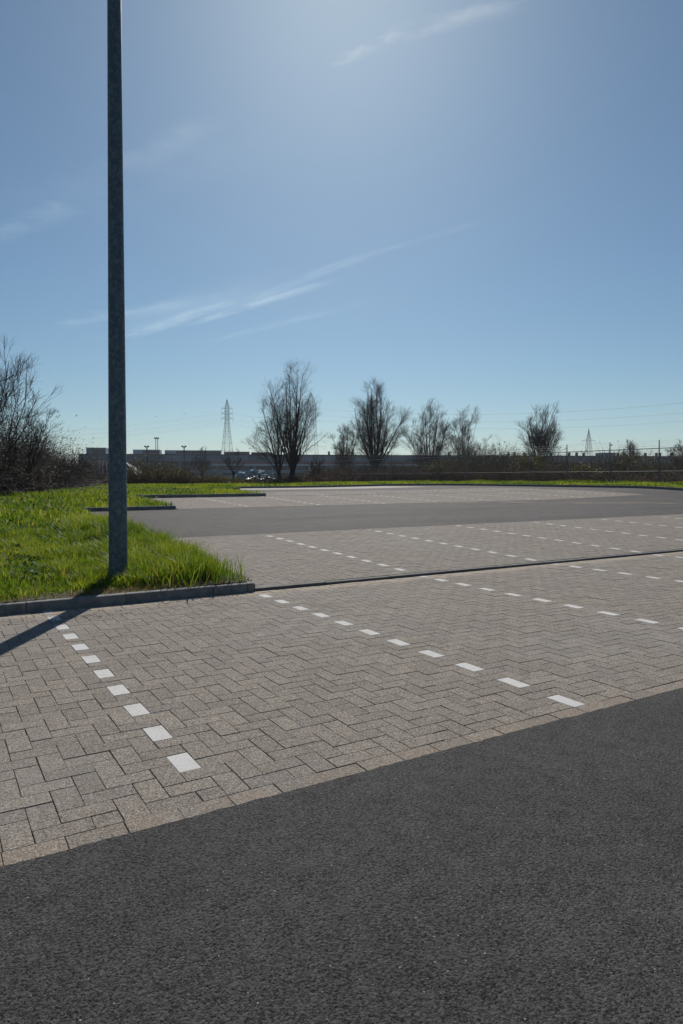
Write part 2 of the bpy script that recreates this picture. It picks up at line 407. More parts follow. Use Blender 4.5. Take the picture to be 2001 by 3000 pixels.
# ------------------------------------------------------------------ herringbone paving
def herringbone(x0, x1, y0, y1, ox, oy, whites):
    """list of (xa,xb,ya,yb,kind) clipped to the rectangle; kind 0 plain, 1 white.  ox,oy: lower left corner of one upright paver"""
    out = []
    i0, i1 = int(math.floor((x0 - ox) / W)) - 2, int(math.ceil((x1 - ox) / W)) + 2
    j0, j1 = int(math.floor((y0 - oy) / W)) - 2, int(math.ceil((y1 - oy) / W)) + 2
    for i in range(i0, i1):
        for j in range(j0, j1):
            m_ = (i - j) % 4
            if m_ == 0: xa, ya, xb, yb = ox + i * W, oy + j * W, ox + (i + 1) * W, oy + (j + 2) * W
            elif m_ == 1: xa, ya, xb, yb = ox + i * W, oy + j * W, ox + (i + 2) * W, oy + (j + 1) * W
            else: continue
            w_ = 1 if (m_ == 0 and i in whites and ya > y0 - .01) else 0
            xa, xb, ya, yb = max(xa, x0), min(xb, x1), max(ya, y0), min(yb, y1)
            if xb - xa > .03 and yb - ya > .03: out.append((xa, xb, ya, yb, w_))
    return out
def courses(x0, x1, ya, yb, off):
    out = []; x = x0 + off - .22
    while x < x1:
        a, b = max(x, x0), min(x + .22, x1)
        if b - a > .03: out.append((a, b, ya, yb, 0))
        x += .22
    return out
G_ = .0014; CH = .0018; TH = .06
def brick_local(w, h):
    """chamfered paver, top centre at the origin"""
    a, b = w / 2 - G_, h / 2 - G_
    V = [(-a + CH, -b + CH, 0), (a - CH, -b + CH, 0), (a - CH, b - CH, 0), (-a + CH, b - CH, 0),
         (-a, -b, -CH), (a, -b, -CH), (a, b, -CH), (-a, b, -CH), (-a, -b, -TH), (a, -b, -TH), (a, b, -TH), (-a, b, -TH)]
    Q = [(0, 1, 2, 3)] + [(4 + k, 4 + (k + 1) % 4, (k + 1) % 4, k) for k in range(4)] + [(8 + k, 8 + (k + 1) % 4, 4 + (k + 1) % 4, 4 + k) for k in range(4)]
    return np.array(V, float), np.array(Q)
shared = {}
def brick_mesh(w, h, white):
    key = (round(w, 3), round(h, 3), white)
    if key not in shared:
        V, Q = brick_local(w, h)
        shared[key] = make_mesh('white_paver' if white else 'paver', V, [Q], False, np.zeros(len(V)))
        shared[key].materials.append(MAT['white_paver'] if white else MAT['paver'])
    return shared[key]
def visible_size(x, y, z):
    X = x * RGT.x + y * RGT.y; D = x * FWD.x + y * FWD.y
    if D < 1: return 0
    u = X / D * 2013 + 1000; v = 1399 + (EYE - z) / D * 2013
    if u < -60 or u > 2060 or v > 3000: return 0
    return (EYE - z) / D ** 3
def paving(name, bricks, bed, single, jitter=.0008):
    """bed: the joint sand under the pavers; single: how many plain pavers become objects of their own"""
    info = []
    for k, (xa, xb, ya, yb, w_) in enumerate(bricks):
        cx, cy = (xa + xb) / 2, (ya + yb) / 2; cz = float(gh(cx, cy))
        info.append((visible_size(cx, cy, cz) * (xb - xa) * (yb - ya), k, cx, cy, cz))
    order = sorted([t for t in info if not bricks[t[1]][4]], reverse=True)
    own = {t[1] for t in order[:single] if t[0] > 0}
    BV = []; BQ = []; BR = []; n = 0
    for s_, k, cx, cy, cz in info:
        xa, xb, ya, yb, w_ = bricks[k]
        cx += random.gauss(0, .0008); cy += random.gauss(0, .0008)
        slope = float(gh(cx, cy + .05) - gh(cx, cy - .05)) / .1
        slx = float(gh(cx + .05, cy) - gh(cx - .05, cy)) / .1
        dz = random.gauss(0, jitter); rx = math.atan(slope) + random.gauss(0, .003); ry = -math.atan(slx) + random.gauss(0, .003)
        if k in own or (w_ and s_ > 0):
            o = bpy.data.objects.new('white_paver' if w_ else 'paver', brick_mesh(xb - xa, yb - ya, w_)); COL.objects.link(o)
            o.parent = bed; o.location = (cx, cy, cz + dz); o.rotation_euler = (rx, ry, random.gauss(0, .004))
        else:
            V, Q = brick_local(xb - xa, yb - ya)
            Z = V[:, 2] + V[:, 1] * rx - V[:, 0] * ry + cz + dz
            BV.append(np.stack([V[:, 0] + cx, V[:, 1] + cy, Z], -1)); BQ.append(Q + n); n += 12
            BR.append(np.full(12, random.random()))
    if BV:
        link_obj('paver_field', make_mesh('paver_field', np.concatenate(BV), [np.concatenate(BQ)], False, np.concatenate(BR)), MAT['paver'], bed, kind='stuff')
def bed_sheet(xs, ys, mat=None):
    return sheet('paving', xs, ys, lambda x, y: gh(x, y) - .008, mat or MAT['joint'], kind='structure')

# row of bays beside the near lane
bed = bed_sheet([-4, 0, 8, 18], [YE - W - .02, YE, 5, YK - .001])
b1 = courses(-4, 18, YE - W, YE, (.2152 + 4) % .22) + herringbone(-4, 18, YE, YK - .003, .991, YE + 3 * W, {0, 21, 44, 68, 91, 114, 137, -23})
paving('paving', b1, bed, 300)
# second row, behind the dividing kerb
bed = bed_sheet(np.linspace(3.42, 24, 8), np.linspace(YK + .10, Y2, 6))
b2 = courses(3.42, 24, Y2 - W, Y2, .07) + herringbone(3.42, 24, YK + .10, Y2 - W, 5.78, 7.95, {0, 23, 46, 69, 92, 115, 138, 161})
paving('paving', b2, bed, 160)
# third double row
bed = bed_sheet(np.linspace(6.2, 27.6, 20), np.linspace(Y3, Y3M, 6))
b3 = courses(6.2, 27.6, Y3, Y3 + W, .07) + herringbone(6.2, 27.6, Y3 + W, Y3M, 13.5, 19.6, {-23, 0, 23, 46, 69, 92, 115, -46})
paving('paving', b3, bed, 0, .0006)
bed = bed_sheet(np.linspace(11.4, 27.6, 20), np.linspace(Y3M, Y3E, 6))
b4 = herringbone(11.4, 27.6, Y3M + .10, Y3E, 14.2, 24.7, {0, 23, 46, 69, 92, 115})
paving('paving', b4, bed, 0, .0006)
# fourth row, too far off to show its joints
MAT['far_paving'] = simple_mat('far_paving', (.205, .187, .168), .85, .12, .8)
sheet('paving', np.linspace(9.6, 27.6, 20), np.linspace(Y4, Y5, 6), lambda x, y: gh(x, y) - .003, MAT['far_paving'], kind='structure')

# ------------------------------------------------------------------ kerbs
def kerb_stone_mesh(L, w, h):
    """length along x, front face at y=0 (towards -y), depth w towards +y, top at z=h, rounded front edge"""
    r = min(.018, h * .4); prof = [(0, -.12), (0, h - r), (r * .3, h - r * .3), (r, h), (w - .008, h), (w, h - .008), (w, -.12)]
    a, b = .004, L - .004; n = len(prof)
    V = [(a, y, z) for y, z in prof] + [(b, y, z) for y, z in prof]
    Q = [(k, k + n, (k + 1) % n + n, (k + 1) % n) for k in range(n)]
    me = bpy.data.meshes.new('kerb_stone')
    me.from_pydata(V, [], [tuple(q) for q in Q] + [tuple(range(n)), tuple(range(2 * n - 1, n - 1, -1))])
    me.update(); me.validate(); return me
def kerb(name, pts, w, h, mat, first=None, flip=False, zoff=0.0):
    """stones laid along a polyline; the front face looks to the right of the walking direction"""
    root = None
    mb = MB()
    P = [np.array(p, float) for p in pts]
    segs = []
    for a, b in zip(P[:-1], P[1:]):
        L = np.linalg.norm(b - a); u = (b - a) / L; t = 0.0
        while t < L - .02:
            l = 1.0
            if first and t == 0: l = first
            l = min(l, L - t); segs.append((a + u * t, u, l)); t += l
    for p, u, l in segs:
        c = p + u * l / 2 + np.array([-u[1], u[0]]) * w / 2
        z0 = float(gh(p[0], p[1])); z1 = float(gh(*(p + u * l)))
        ang = math.atan2(u[1], u[0])
        R = Euler((0, -math.atan2(z1 - z0, l), 0)).to_matrix(); R = Matrix.Rotation(ang, 3, 'Z') @ R
        mb.box((c[0], c[1], (z0 + z1) / 2 + h * .5 - .07 + zoff), (l + .02, w * .86, h + .10), np.array(R))
    root = mb.obj(name, MAT['joint'], kind='structure')
    for p, u, l in segs:
        key = ('k', round(l, 3), w, h)
        if key not in shared:
            shared[key] = kerb_stone_mesh(l, w, h); shared[key].materials.append(mat)
        z0 = float(gh(p[0], p[1])) ; z1 = float(gh(*(p + u * l)))
        o = bpy.data.objects.new('kerb_stone', shared[key]); COL.objects.link(o); o.parent = root
        o.location = (p[0], p[1], z0 + zoff + random.gauss(0, .0015))
        o.rotation_euler = (0, -math.atan2(z1 - z0, l), math.atan2(u[1], u[0]) + random.gauss(0, .0015))
    return root
KH = .105
# grass island beside the lamp post: front and side
kerb('kerb', [(-8.154, YK), (2.846, YK), (3.28, YK), (3.37, YK)], .10, KH, MAT['kerb'])
kerb('kerb', [(3.372, YK + .102), (3.372, 19.0)], .0955, .055, MAT['kerb'])
kerb('kerb', [(3.375, YK), (27.375, YK)], .10, .032, MAT['kerb_low'])
kerb('kerb', [(3.0, Y3), (6.1, Y3)], .10, .10, MAT['kerb'])
kerb('kerb', [(6.102, Y3 + .102), (6.102, Y3M)], .09, .05, MAT['kerb'])
kerb('kerb', [(5.3, Y3M), (11.3, Y3M)], .10, .12, MAT['kerb'])
kerb('kerb', [(11.302, Y3M + .102), (11.302, Y3E)], .09, .05, MAT['kerb'])
kerb('kerb', [(9.6, Y4), (14.6, Y4)], .10, .12, MAT['kerb'])
kerb('kerb', [(14.602, Y4 + .102), (14.602, Y5)], .09, .06, MAT['kerb'])
arc = [(XR - 5 + 5 * math.sin(a), Y5 - 5 + 5 * math.cos(a)) for a in np.linspace(0, math.pi / 2, 9)]
kerb('kerb', [(14.6, Y5), (27.0, Y5)] + arc[1:] + [(XR, 6.0)], .10, .13, MAT['kerb'])

# ------------------------------------------------------------------ verges (soil under the grass)
def left_edge(y):
    """right-hand limit of the grass on the left, by depth"""
    y = np.asarray(y, float)
    return np.where(y < Y3, 3.36, np.where(y < Y3M, 6.09, np.where(y < Y4, 11.29, np.where(y < Y5, 14.58, 60))))
def verge_strip(name, x0, x1, y0, y1, dx, dy, lift=.075):
    xs = np.linspace(x0, x1, max(2, int((x1 - x0) / dx))); ys = np.linspace(y0, y1, max(2, int((y1 - y0) / dy)))
    def zf(x, y):
        return gh(x, y) + lift + .03 * np.sin(x * 2.1 + y * 1.3) * np.sin(y * 1.7 - x) * .5
    return sheet(name, xs, ys, zf, MAT['soil'], kind='structure')
verge_strip('verge', -30, 3.37, YK + .09, Y3 + .05, .5, .5)
verge_strip('verge', -30, 6.1, Y3 + .09, Y3M + .05, .5, .5)
verge_strip('verge', -30, 11.3, Y3M + .09, Y3E, .6, .6)
verge_strip('verge', -30, 9.0, Y3E, Y4 + .05, .6, .6)
verge_strip('verge', -30, 14.6, Y4 + .09, Y5 + .05, .8, .8)
def zf_back(x, y): return gh(x, y) + .10
sheet('verge', np.linspace(-30, 60, 60), np.linspace(Y5 + .09, 75, 30), zf_back, MAT['soil'], kind='structure')
# outer verge follows the rounded kerb
vx = []; 
for a in [(27.0, Y5)] + arc[1:] + [(XR, y) for y in np.arange(34, 5.9, -1.0)]: vx.append(a)
vx = np.array(vx); outp = np.array([(60, Y5 + .12)] * 1 + [(60, p[1]) for p in vx[1:]])
V = []
for p, q in zip(vx, outp):
    for t in (0, .06, .15, .35, .7, 1):
        r = p + (q - p) * t + (np.array([.08, .05]) if t == 0 else 0); V.append((r[0], r[1], float(gh(r[0], r[1])) + .10))
n = len(vx); i = np.arange(n * 6).reshape(n, 6)
Q = np.stack([i[:-1, :-1], i[1:, :-1], i[1:, 1:], i[:-1, 1:]], -1).reshape(-1, 4)
link_obj('verge', make_mesh('verge', np.array(V), [Q], True), MAT['soil'], kind='structure')

# ------------------------------------------------------------------ grass
def vnoise(x, y, s, seed=0):
    """cheap smooth noise for clumps"""
    r = np.random.default_rng(seed); o = np.zeros_like(x)
    for k in range(7):
        a = r.uniform(0, 2 * np.pi); f = s * r.uniform(.6, 1.9); o += np.sin((x * np.cos(a) + y * np.sin(a)) * f + r.uniform(0, 6.28))
    return o / 7
def grass(name, label, X, Y, Z, H, wid, mat, seg=2, lean=.45, fixed=None):
    n = len(X); r = rng
    phi = r.uniform(0, 2 * np.pi, n); Hh = H * r.uniform(.55, 1.25, n)
    ld = phi + r.normal(0, .8, n); ln = np.abs(r.normal(0, lean, n)) * Hh
    ww = wid * r.uniform(.6, 1.3, n)
    S = np.stack([np.cos(phi + np.pi / 2), np.sin(phi + np.pi / 2), np.zeros(n)], -1)
    Ld = np.stack([np.cos(ld), np.sin(ld), np.zeros(n)], -1)
    B = np.stack([X, Y, Z], -1)
    up = np.array([0, 0, 1.0])
    mid = B + up * (Hh * .55)[:, None] + Ld * (ln * .32)[:, None]
    tip = B + up * (Hh * .93)[:, None] + Ld * ln[:, None]
    V = np.stack([B - S * (ww / 2)[:, None], B + S * (ww / 2)[:, None], mid + S * (ww * .42)[:, None], mid - S * (ww * .42)[:, None], tip], 1).reshape(-1, 3)
    b = np.arange(n)[:, None] * 5
    Q = b + np.array([[0, 1, 2, 3]]); T = b + np.array([[3, 2, 4]])
    tone = np.clip(.42 + .44 * vnoise(X, Y, 1.7, 3) + .26 * vnoise(X, Y, 7.0, 9) + .2 * r.normal(size=n), 0, .96)
    tone = np.where(r.uniform(size=n) < .045, .99, tone)
    me = make_mesh(name, V, [Q, T], False, np.repeat(tone, 5))
    return link_obj(name, me, mat, label=label, category='grass', kind='stuff')
def scatter(n, x0, x1, y0, y1):
    return rng.uniform(x0, x1, n), rng.uniform(y0, y1, n)
POLE = np.array([1.99, 8.62])
# near island
def near_field(n):
    x, y = scatter(n, -3.0, 3.38, YK + .10, 15.0)
    D = x * FWD.x + y * FWD.y; U = (x * RGT.x + y * RGT.y) / np.maximum(D, .1)
    k = (U > -.62) & (rng.uniform(size=n) < np.clip(9.5 / D, .4, 1) ** 1.2) & (np.hypot(x - POLE[0], y - POLE[1]) > .125)
    return x[k], y[k]
bare = lambda x, y: np.maximum(sst(YK + .45 + .40 * vnoise(x, y, 4, 13) - y, 0, .3), sst(x - 2.80 + (YK + .1 - y) * .35 + .15 * vnoise(x, y, 6, 15), 0, .22) * sst(8.9 - y, 0, .4))
x, y = near_field(170000)
k = rng.uniform(size=len(x)) < np.clip(.75 + .6 * vnoise(x, y, 5.0, 12), .15, 1) * (1 - .8 * bare(x, y)); x, y = x[k], y[k]
hh = (1 - .6 * bare(x, y)) * np.clip(.085 + .045 * vnoise(x, y, 4.0, 6) + .05 * sst(x, 2.0, 2.8), .03, .2)
grass('grass', 'short dense green sward covering the island around the lamp post', x, y, gh(x, y) + .06, hh, .009, MAT['grass'])
x, y = near_field(200000)
tuft = vnoise(x, y, 3.1, 11) + .8 * vnoise(x, y, 9.0, 14) + .5 * sst(x, 1.9, 2.7)
k = (tuft > .16 + .25 * rng.normal(size=len(x))) & (rng.uniform(size=len(x)) < 1 - .9 * bare(x, y)); x, y, tuft = x[k], y[k], tuft[k]
hh = np.clip(.13 + .10 * np.clip(tuft, 0, 1) + .09 * sst(x, 1.9, 2.7), .08, .36)
grass('grass', 'longer backlit grass tufts, tallest towards the tip of the kerbed island', x, y, gh(x, y) + .06, hh, .0085, MAT['grass'], lean=.6)
# low leafy ground weeds in patches
x, y = near_field(60000); k = (vnoise(x, y, 2.4, 31) + .6 * vnoise(x, y, 7.0, 32) > .30) & (rng.uniform(size=len(x)) < .4 * (1 - bare(x, y))); x, y = x[k], y[k]
def low_leaves(label, x, y, size, hmax, mat):
    n = len(x); a = rng.uniform(0, 6.28, n); e = rng.uniform(.1, .9, n); L = size * rng.uniform(.5, 1.3, n)
    A = np.stack([np.cos(a) * np.cos(e), np.sin(a) * np.cos(e), np.sin(e)], -1) * L[:, None]
    B = np.stack([-np.sin(a), np.cos(a), rng.normal(0, .3, n)], -1) * (L * .38)[:, None]
    C = np.stack([x, y, gh(x, y) + .06 + rng.uniform(.01, hmax, n)], -1)
    V = np.stack([C, C + A * .55 - B, C + A, C + A * .55 + B], 1).reshape(-1, 3)
    return link_obj('ground_weeds', make_mesh('ground_weeds', V, [np.arange(n * 4).reshape(-1, 4)], False, np.repeat(rng.uniform(0, 1, n), 4)), mat, label=label, category='weeds', kind='stuff')
low_leaves('patches of small broad-leaved weeds low in the grass of the island', x, y, .055, .13, MAT['weed'])
x, y = scatter(16000, -4, 9, 15, 34); k = (x < left_edge(y) - .1) & ((y < Y3E) | (x < 8.8)) & (vnoise(x, y, 1.3, 33) > .05); x, y = x[k], y[k]
low_leaves('leafy low weeds on the verge in front of the brambles', x, y, .075, .2, MAT['weed'])
# flattened straw-coloured thatch along the kerb
x, y = near_field(60000); k = rng.uniform(size=len(x)) < bare(x, y); x, y = x[k], y[k]
th_ = grass('dry_thatch', 'straw coloured dry thatch in the thin strip of grass behind the kerb', x, y, gh(x, y) + .065, np.full(len(x), .06), .007, MAT['thatch'], lean=1.6)
x, y = scatter(120000, -6, 11.3, 15.0, Y4)
k = (x < left_edge(y) - .02) & ((y < Y3E) | (x < 9.0)); D = x * FWD.x + y * FWD.y; U = (x * RGT.x + y * RGT.y) / np.maximum(D, .1)
k &= (U > -.62) & (rng.uniform(size=len(x)) < np.clip(17 / D, .3, 1) ** 1.2)
x, y = x[k], y[k]
grass('grass', 'green grass and weeds on the verge between the stepped kerbs and the brambles', x, y, gh(x, y) + .06, np.clip(.17 + .08 * vnoise(x, y, 1.4, 8), .06, .3), .02, MAT['grass'])
x, y = scatter(50000, 0, 14.6, Y4, Y5); k = (x > 5); x, y = x[k], y[k]
grass('grass', 'low green grass beyond the farthest stepped kerb', x, y, gh(x, y) + .06, np.full(len(x), .13), .035, MAT['grass'])
x1_, y1_ = scatter(46000, 4, 36, Y5 + .15, 50)
x2_, y2_ = scatter(46000, XR + .15, 36.4, 8, Y5 + .1)
ang = np.linspace(0, 1, 10)
x3_, y3_ = scatter(6000, 27, XR, 35, Y5)
k3 = np.hypot(x3_ - 27, y3_ - 35) > 5.12
x = np.concatenate([x1_, x2_, x3_[k3]]); y = np.concatenate([y1_, y2_, y3_[k3]])
hg = np.clip(.18 + .10 * vnoise(x, y, 1.1, 4), .06, .4) + .12 * sst(x, 34.2, 36)
grass('grass', 'strip of bright grass between the outer kerb and the wire fence', x, y, gh(x, y) + .08, hg, .035, MAT['grass'])

# broad-leaved weeds in the grass
def weed(px_, py_, nleaf, size, label, seed):
    r = np.random.default_rng(seed); V = []; Q = []; T = []; R = []; n = 0
    for k in range(nleaf + 6):
        a = r.uniform(0, 6.28); el = r.uniform(.6, 1.4); L = size * .62 * r.uniform(.6, 1.2); w_ = L * r.uniform(.14, .24)
        d = np.array([math.cos(a), math.sin(a), 0]); s_ = np.array([-d[1], d[0], 0]); tw = r.uniform(-.4, .4)
        pts = []
        for t in np.linspace(0, 1, 6):
            c = d * L * t * math.cos(el * (1 - .5 * t)) + np.array([0, 0, L * (math.sin(el) * t - .55 * t * t)])
            ww = w_ * math.sin(math.pi * min(1, .08 + t * .95)) ** .7 + .004
            off = s_ * ww + np.array([0, 0, ww * .35 + tw * ww])
            pts += [c - off * np.array([1, 1, -1]) , c, c + off]
        V += pts
        for j in range(5):
            b = n + j * 3
            Q += [(b, b + 1, b + 4, b + 3), (b + 1, b + 2, b + 5, b + 4)]
        R += [r.uniform(0, 1)] * 18; n += 18
    me = make_mesh('broadleaf_weed', np.array(V), [np.array(Q)], True, R); me.materials.append(MAT['weed'])
    o = bpy.data.objects.new('broadleaf_weed', me); COL.objects.link(o)
    o.location = (px_, py_, float(gh(px_, py_)) + .055); o['label'] = label; o['category'] = 'weed'; o['group'] = 'broad-leaved weeds in the grass'
weeds = [(1.35, 14.0, 16, .42), (1.65, 8.15, 10, .20), (.55, 9.4, 12, .30), (1.2, 10.6, 12, .30), (.3, 12.2, 14, .36), (2.95, 9.9, 10, .22), (2.4, 11.9, 12, .30),
         (1.7, 16.2, 14, .36), (3.3, 20.6, 14, .40), (4.6, 21.8, 14, .42), (2.6, 19.2, 12, .36), (6.4, 26.2, 14, .4), (7.6, 28.4, 14, .44), (9.2, 28.8, 14, .42), (5.2, 23.8, 12, .40)]
wlab = ['largest dark dock weed standing in the open grass beyond the lamp post', 'small broad-leaved weed between the lamp post foot and the kerb', 'flat leafy rosette in the grass in front of the large dock weed',
        'broad-leaved weed in the grass level with the lamp post shadow side', 'leafy weed in the long grass between the rosette and the brambles', 'low weed in the tall grass at the tip of the kerbed island',
        'weed at the edge of the grass beside the second asphalt lane', 'weed clump in the grass near the end of the second lane', 'weed clump behind the first stepped kerb beyond the lane',
        'weed clump in the middle of the grass behind the first stepped kerb', 'weed clump in front of the brambles left of the first stepped kerb', 'weed clump just behind the long second stepped kerb',
        'tall leafy weed in the verge between second stepped kerb and hedge', 'leafy weed in the verge nearest the brown hedge scrub', 'weed at the inner corner of the first and second stepped kerbs']
for (wx, wy, nl, sz), lab in zip(weeds, wlab): weed(wx, wy, nl, sz, lab, int(wx * 10 + wy * 100))

# ------------------------------------------------------------------ lamp post
lp = link_obj('lamp_post', None, None, label='tall tapered galvanised steel lamp post standing in the grass island', category='lamp post')
pz = float(gh(*POLE)) + .02; lp.location = (POLE[0], POLE[1], pz)
def lathe(name, prof, mat, parent, seg=40):
    V = []; 
    for r, z in prof:
        for k in range(seg):
            a = 2 * math.pi * k / seg; V.append((r * math.cos(a), r * math.sin(a), z))
    n = len(prof); i = np.arange(n * seg).reshape(n, seg)
    Q = np.stack([i[:-1], np.roll(i[:-1], -1, 1), np.roll(i[1:], -1, 1), i[1:]], -1).reshape(-1, 4)
    return link_obj(name, make_mesh(name, np.array(V), [Q], True), mat, parent)
r0, tap = .1125, .0046
lathe('shaft', [(r0 + tap * .3, -.3)] + [(r0 - tap * z, z) for z in np.linspace(0, 11.0, 45)] + [(.001, 11.01)], MAT['galv'], lp)
lathe('base_collar', [(r0 + .012, -.05), (r0 + .012, .05), (r0 + .004, .056), (r0 + .001, .058)], MAT['mast'], lp)
mb = MB(); mb.poly([(0, 0, 10.9), (0, .25, 11.15), (0, .9, 11.3), (0, 1.5, 11.34)], [.03, .03, .028, .025], 6); mb.obj('arm', MAT['galv'], lp, True)
mb = MB(); mb.box((0, 1.8, 11.34), (.3, .7, .09), top=(.7, .85)); lh = mb.obj('lamp_head', MAT['mast'], lp)
mb = MB(); mb.box((0, 1.85, 11.285), (.2, .45, .02)); mb.obj('lens', MAT['clad_light'], lh)
mb = MB(); mb.box((0.0, r0 - tap * 1.0 + .0, 1.0), (.085, .012, .34)); 
mb.obj('service_door', MAT['galv'], lp)

# ------------------------------------------------------------------ soil crumbs on the pavers by the kerb
mb = MB()
def crumb(x, y, z, s):
    P = np.array([(1, 0, 0), (0, 1, 0), (-1, 0, 0), (0, -1, 0), (0, 0, .8)]) * s * rng.uniform(.6, 1.3, (5, 3))
    mb.add(P + np.array([x, y, z]), None, [(0, 1, 4), (1, 2, 4), (2, 3, 4), (3, 0, 4)])
for k in range(420):
    cx = rng.uniform(.6, 3.3) if k < 230 else rng.normal(1.1, .35); cy = (YK - .02 - abs(rng.normal(0, .22))) if k < 230 else rng.normal(7.12 - .05 * (cx - 1), .055)
    if cy < YK - .005: crumb(cx, cy, -.001, rng.uniform(.003, .010))
for k in range(60):
    cx = rng.uniform(3.4, 5.2); crumb(cx, YK - .02 - abs(rng.normal(0, .12)), -.001, rng.uniform(.003, .009))
for k in range(60): crumb(rng.uniform(0, 9), rng.uniform(2.9, 7.3), -.001, rng.uniform(.002, .006))
mb.obj('soil_crumbs', MAT['sand'], label='dark crumbs of soil scattered on the pavers along the kerb', category='soil', kind='stuff')

# ------------------------------------------------------------------ trees and shrubs without leaves
def walk(S, D, L, k, up, jit, r):
    """n curved centre lines of k points"""
    n = len(S); P = np.empty((n, k, 3)); P[:, 0] = S; d = unit(D)
    step = (L / (k - 1))[:, None]
    for j in range(1, k):
        d = unit(d + np.array([0, 0, 1.0]) * up + r.normal(0, jit, (n, 3)))
        P[:, j] = P[:, j - 1] + d * step
    return P
def spawn(P, R, m, t0, t1, ang, r, lenf):
    """m side shoots on each line; returns starts, directions, lengths, radii"""
    n, k, _ = P.shape
    t = r.uniform(t0, t1, (n, m)) * (k - 1)
    i = np.minimum(t.astype(int), k - 2); f = (t - i)[..., None]
    ar = np.arange(n)[:, None]
    S = P[ar, i] * (1 - f) + P[ar, i + 1] * f
    T = unit(P[ar, i + 1] - P[ar, i])
    rr = R[ar, i] * (1 - f[..., 0]) + R[ar, i + 1] * f[..., 0]
    rnd = r.normal(size=(n, m, 3)); rnd -= T * (rnd * T).sum(-1, keepdims=True); rnd = unit(rnd)
    a = r.normal(ang, ang * .25, (n, m))[..., None]
    D = T * np.cos(a) + rnd * np.sin(a)
    L = lenf * (1.0 - .62 * (t / (k - 1))) * r.uniform(.6, 1.25, (n, m))
    return S.reshape(-1, 3), D.reshape(-1, 3), L.reshape(-1), rr.reshape(-1)
def bare_tree(name, label, pos, z0, H, spread, trunks, seed, trunk_r=.2, fork=.12, leaders=7, m2=9, m3=9, m4=4, wind=(0, 0), twig_r=.006, twig='twig', group=None, narrow=.5, l2=.30, l3=.14, l4=.08):
    r = np.random.default_rng(seed)
    root = link_obj(name, None, None, label=label, category='tree'); root.location = (pos[0], pos[1], z0)
    if group: root['group'] = group
    tb = []; tw = []
    wv = np.array([wind[0], wind[1], 0.0])
    for ti in range(trunks):
        off = np.array([r.normal(0, spread * .12), r.normal(0, spread * .12), 0]) if trunks > 1 else np.zeros(3)
        fh = H * fork * r.uniform(.8, 1.2)
        Pt = np.array([[off + [0, 0, -.3], off + [0, 0, .0], off * 1.2 + [r.normal(0, .05), r.normal(0, .05), fh * .5], off * 1.4 + [0, 0, fh]]])
        tb.append((Pt, np.array([[trunk_r * 1.35, trunk_r * 1.15, trunk_r, trunk_r * .95]]), 8))
        n = leaders; a = np.linspace(0, 2 * np.pi, n, endpoint=False) + r.uniform(0, 1) + r.normal(0, .25, n)
        out = r.uniform(.25, 1.0, n) ** .8
        S = np.repeat(Pt[:, -1], n, 0) - np.array([0, 0, 1]) * (r.uniform(0, fh * .35, n))[:, None]
        out = np.where(np.arange(n) % 3 == 0, out * .3, out)
        D = np.stack([np.cos(a) * out * narrow * 1.7, np.sin(a) * out * narrow * 1.7, np.ones(n)], -1)
        Ll = (H - fh) * r.uniform(.88, 1.0, n) * (1 - .50 * out)
        P1 = walk(S, D, Ll, 9, .10, .06, r)
        t = np.linspace(0, 1, 9)
        P1 += (wv * H * .25)[None, None] * (t ** 2)[None, :, None]
        R1 = (trunk_r * r.uniform(.24, .46, n))[:, None] * (1 - t * .9)[None] + twig_r
        tb.append((P1, R1, 6))
        S, D, L, rr = spawn(P1, R1, m2, .12, .97, .72, r, H * l2)
        P2 = walk(S, D, L, 7, .10, .09, r); P2 += (wv * H * .05)[None, None] * (np.linspace(0, 1, 7) ** 2)[None, :, None]
        R2 = np.maximum(rr * .42, twig_r * 1.3)[:, None] * (1 - .75 * np.linspace(0, 1, 7))[None] + twig_r * .4
        tb.append((P2, R2, 4))
        S, D, L, rr = spawn(P2, R2, m3, .12, .98, .6, r, H * l3)
        P3 = walk(S, D, L, 5, .10, .12, r); P3 += (wv * H * .03)[None, None] * (np.linspace(0, 1, 5) ** 2)[None, :, None]
        R3 = np.full((len(S), 1), twig_r) * (1 - .5 * np.linspace(0, 1, 5))[None]
        tw.append((P3, R3, 3))
        if m4:
            S, D, L, rr = spawn(P3, R3, m4, .15, 1.0, .55, r, H * l4)
            P4 = walk(S, D, L, 3, .08, .1, r) + 0
            R4 = np.full((len(S), 1), twig_r * .7) * np.array([[1, .8, .45]])
            tw.append((P4, R4, 3))
    for nm, lst, mt in (('trunk', tb, 'bark'), ('crown', tw, twig)):
        Vs = []; Qs = []; n = 0
        for P, R, s_ in lst:
            V, Q = tubes(P, R, s_); Vs.append(V); Qs.append(Q + n); n += len(V)
        me = make_mesh(nm, np.concatenate(Vs), [np.concatenate(Qs)], True)
        link_obj(nm, me, MAT[mt], root)
    return root

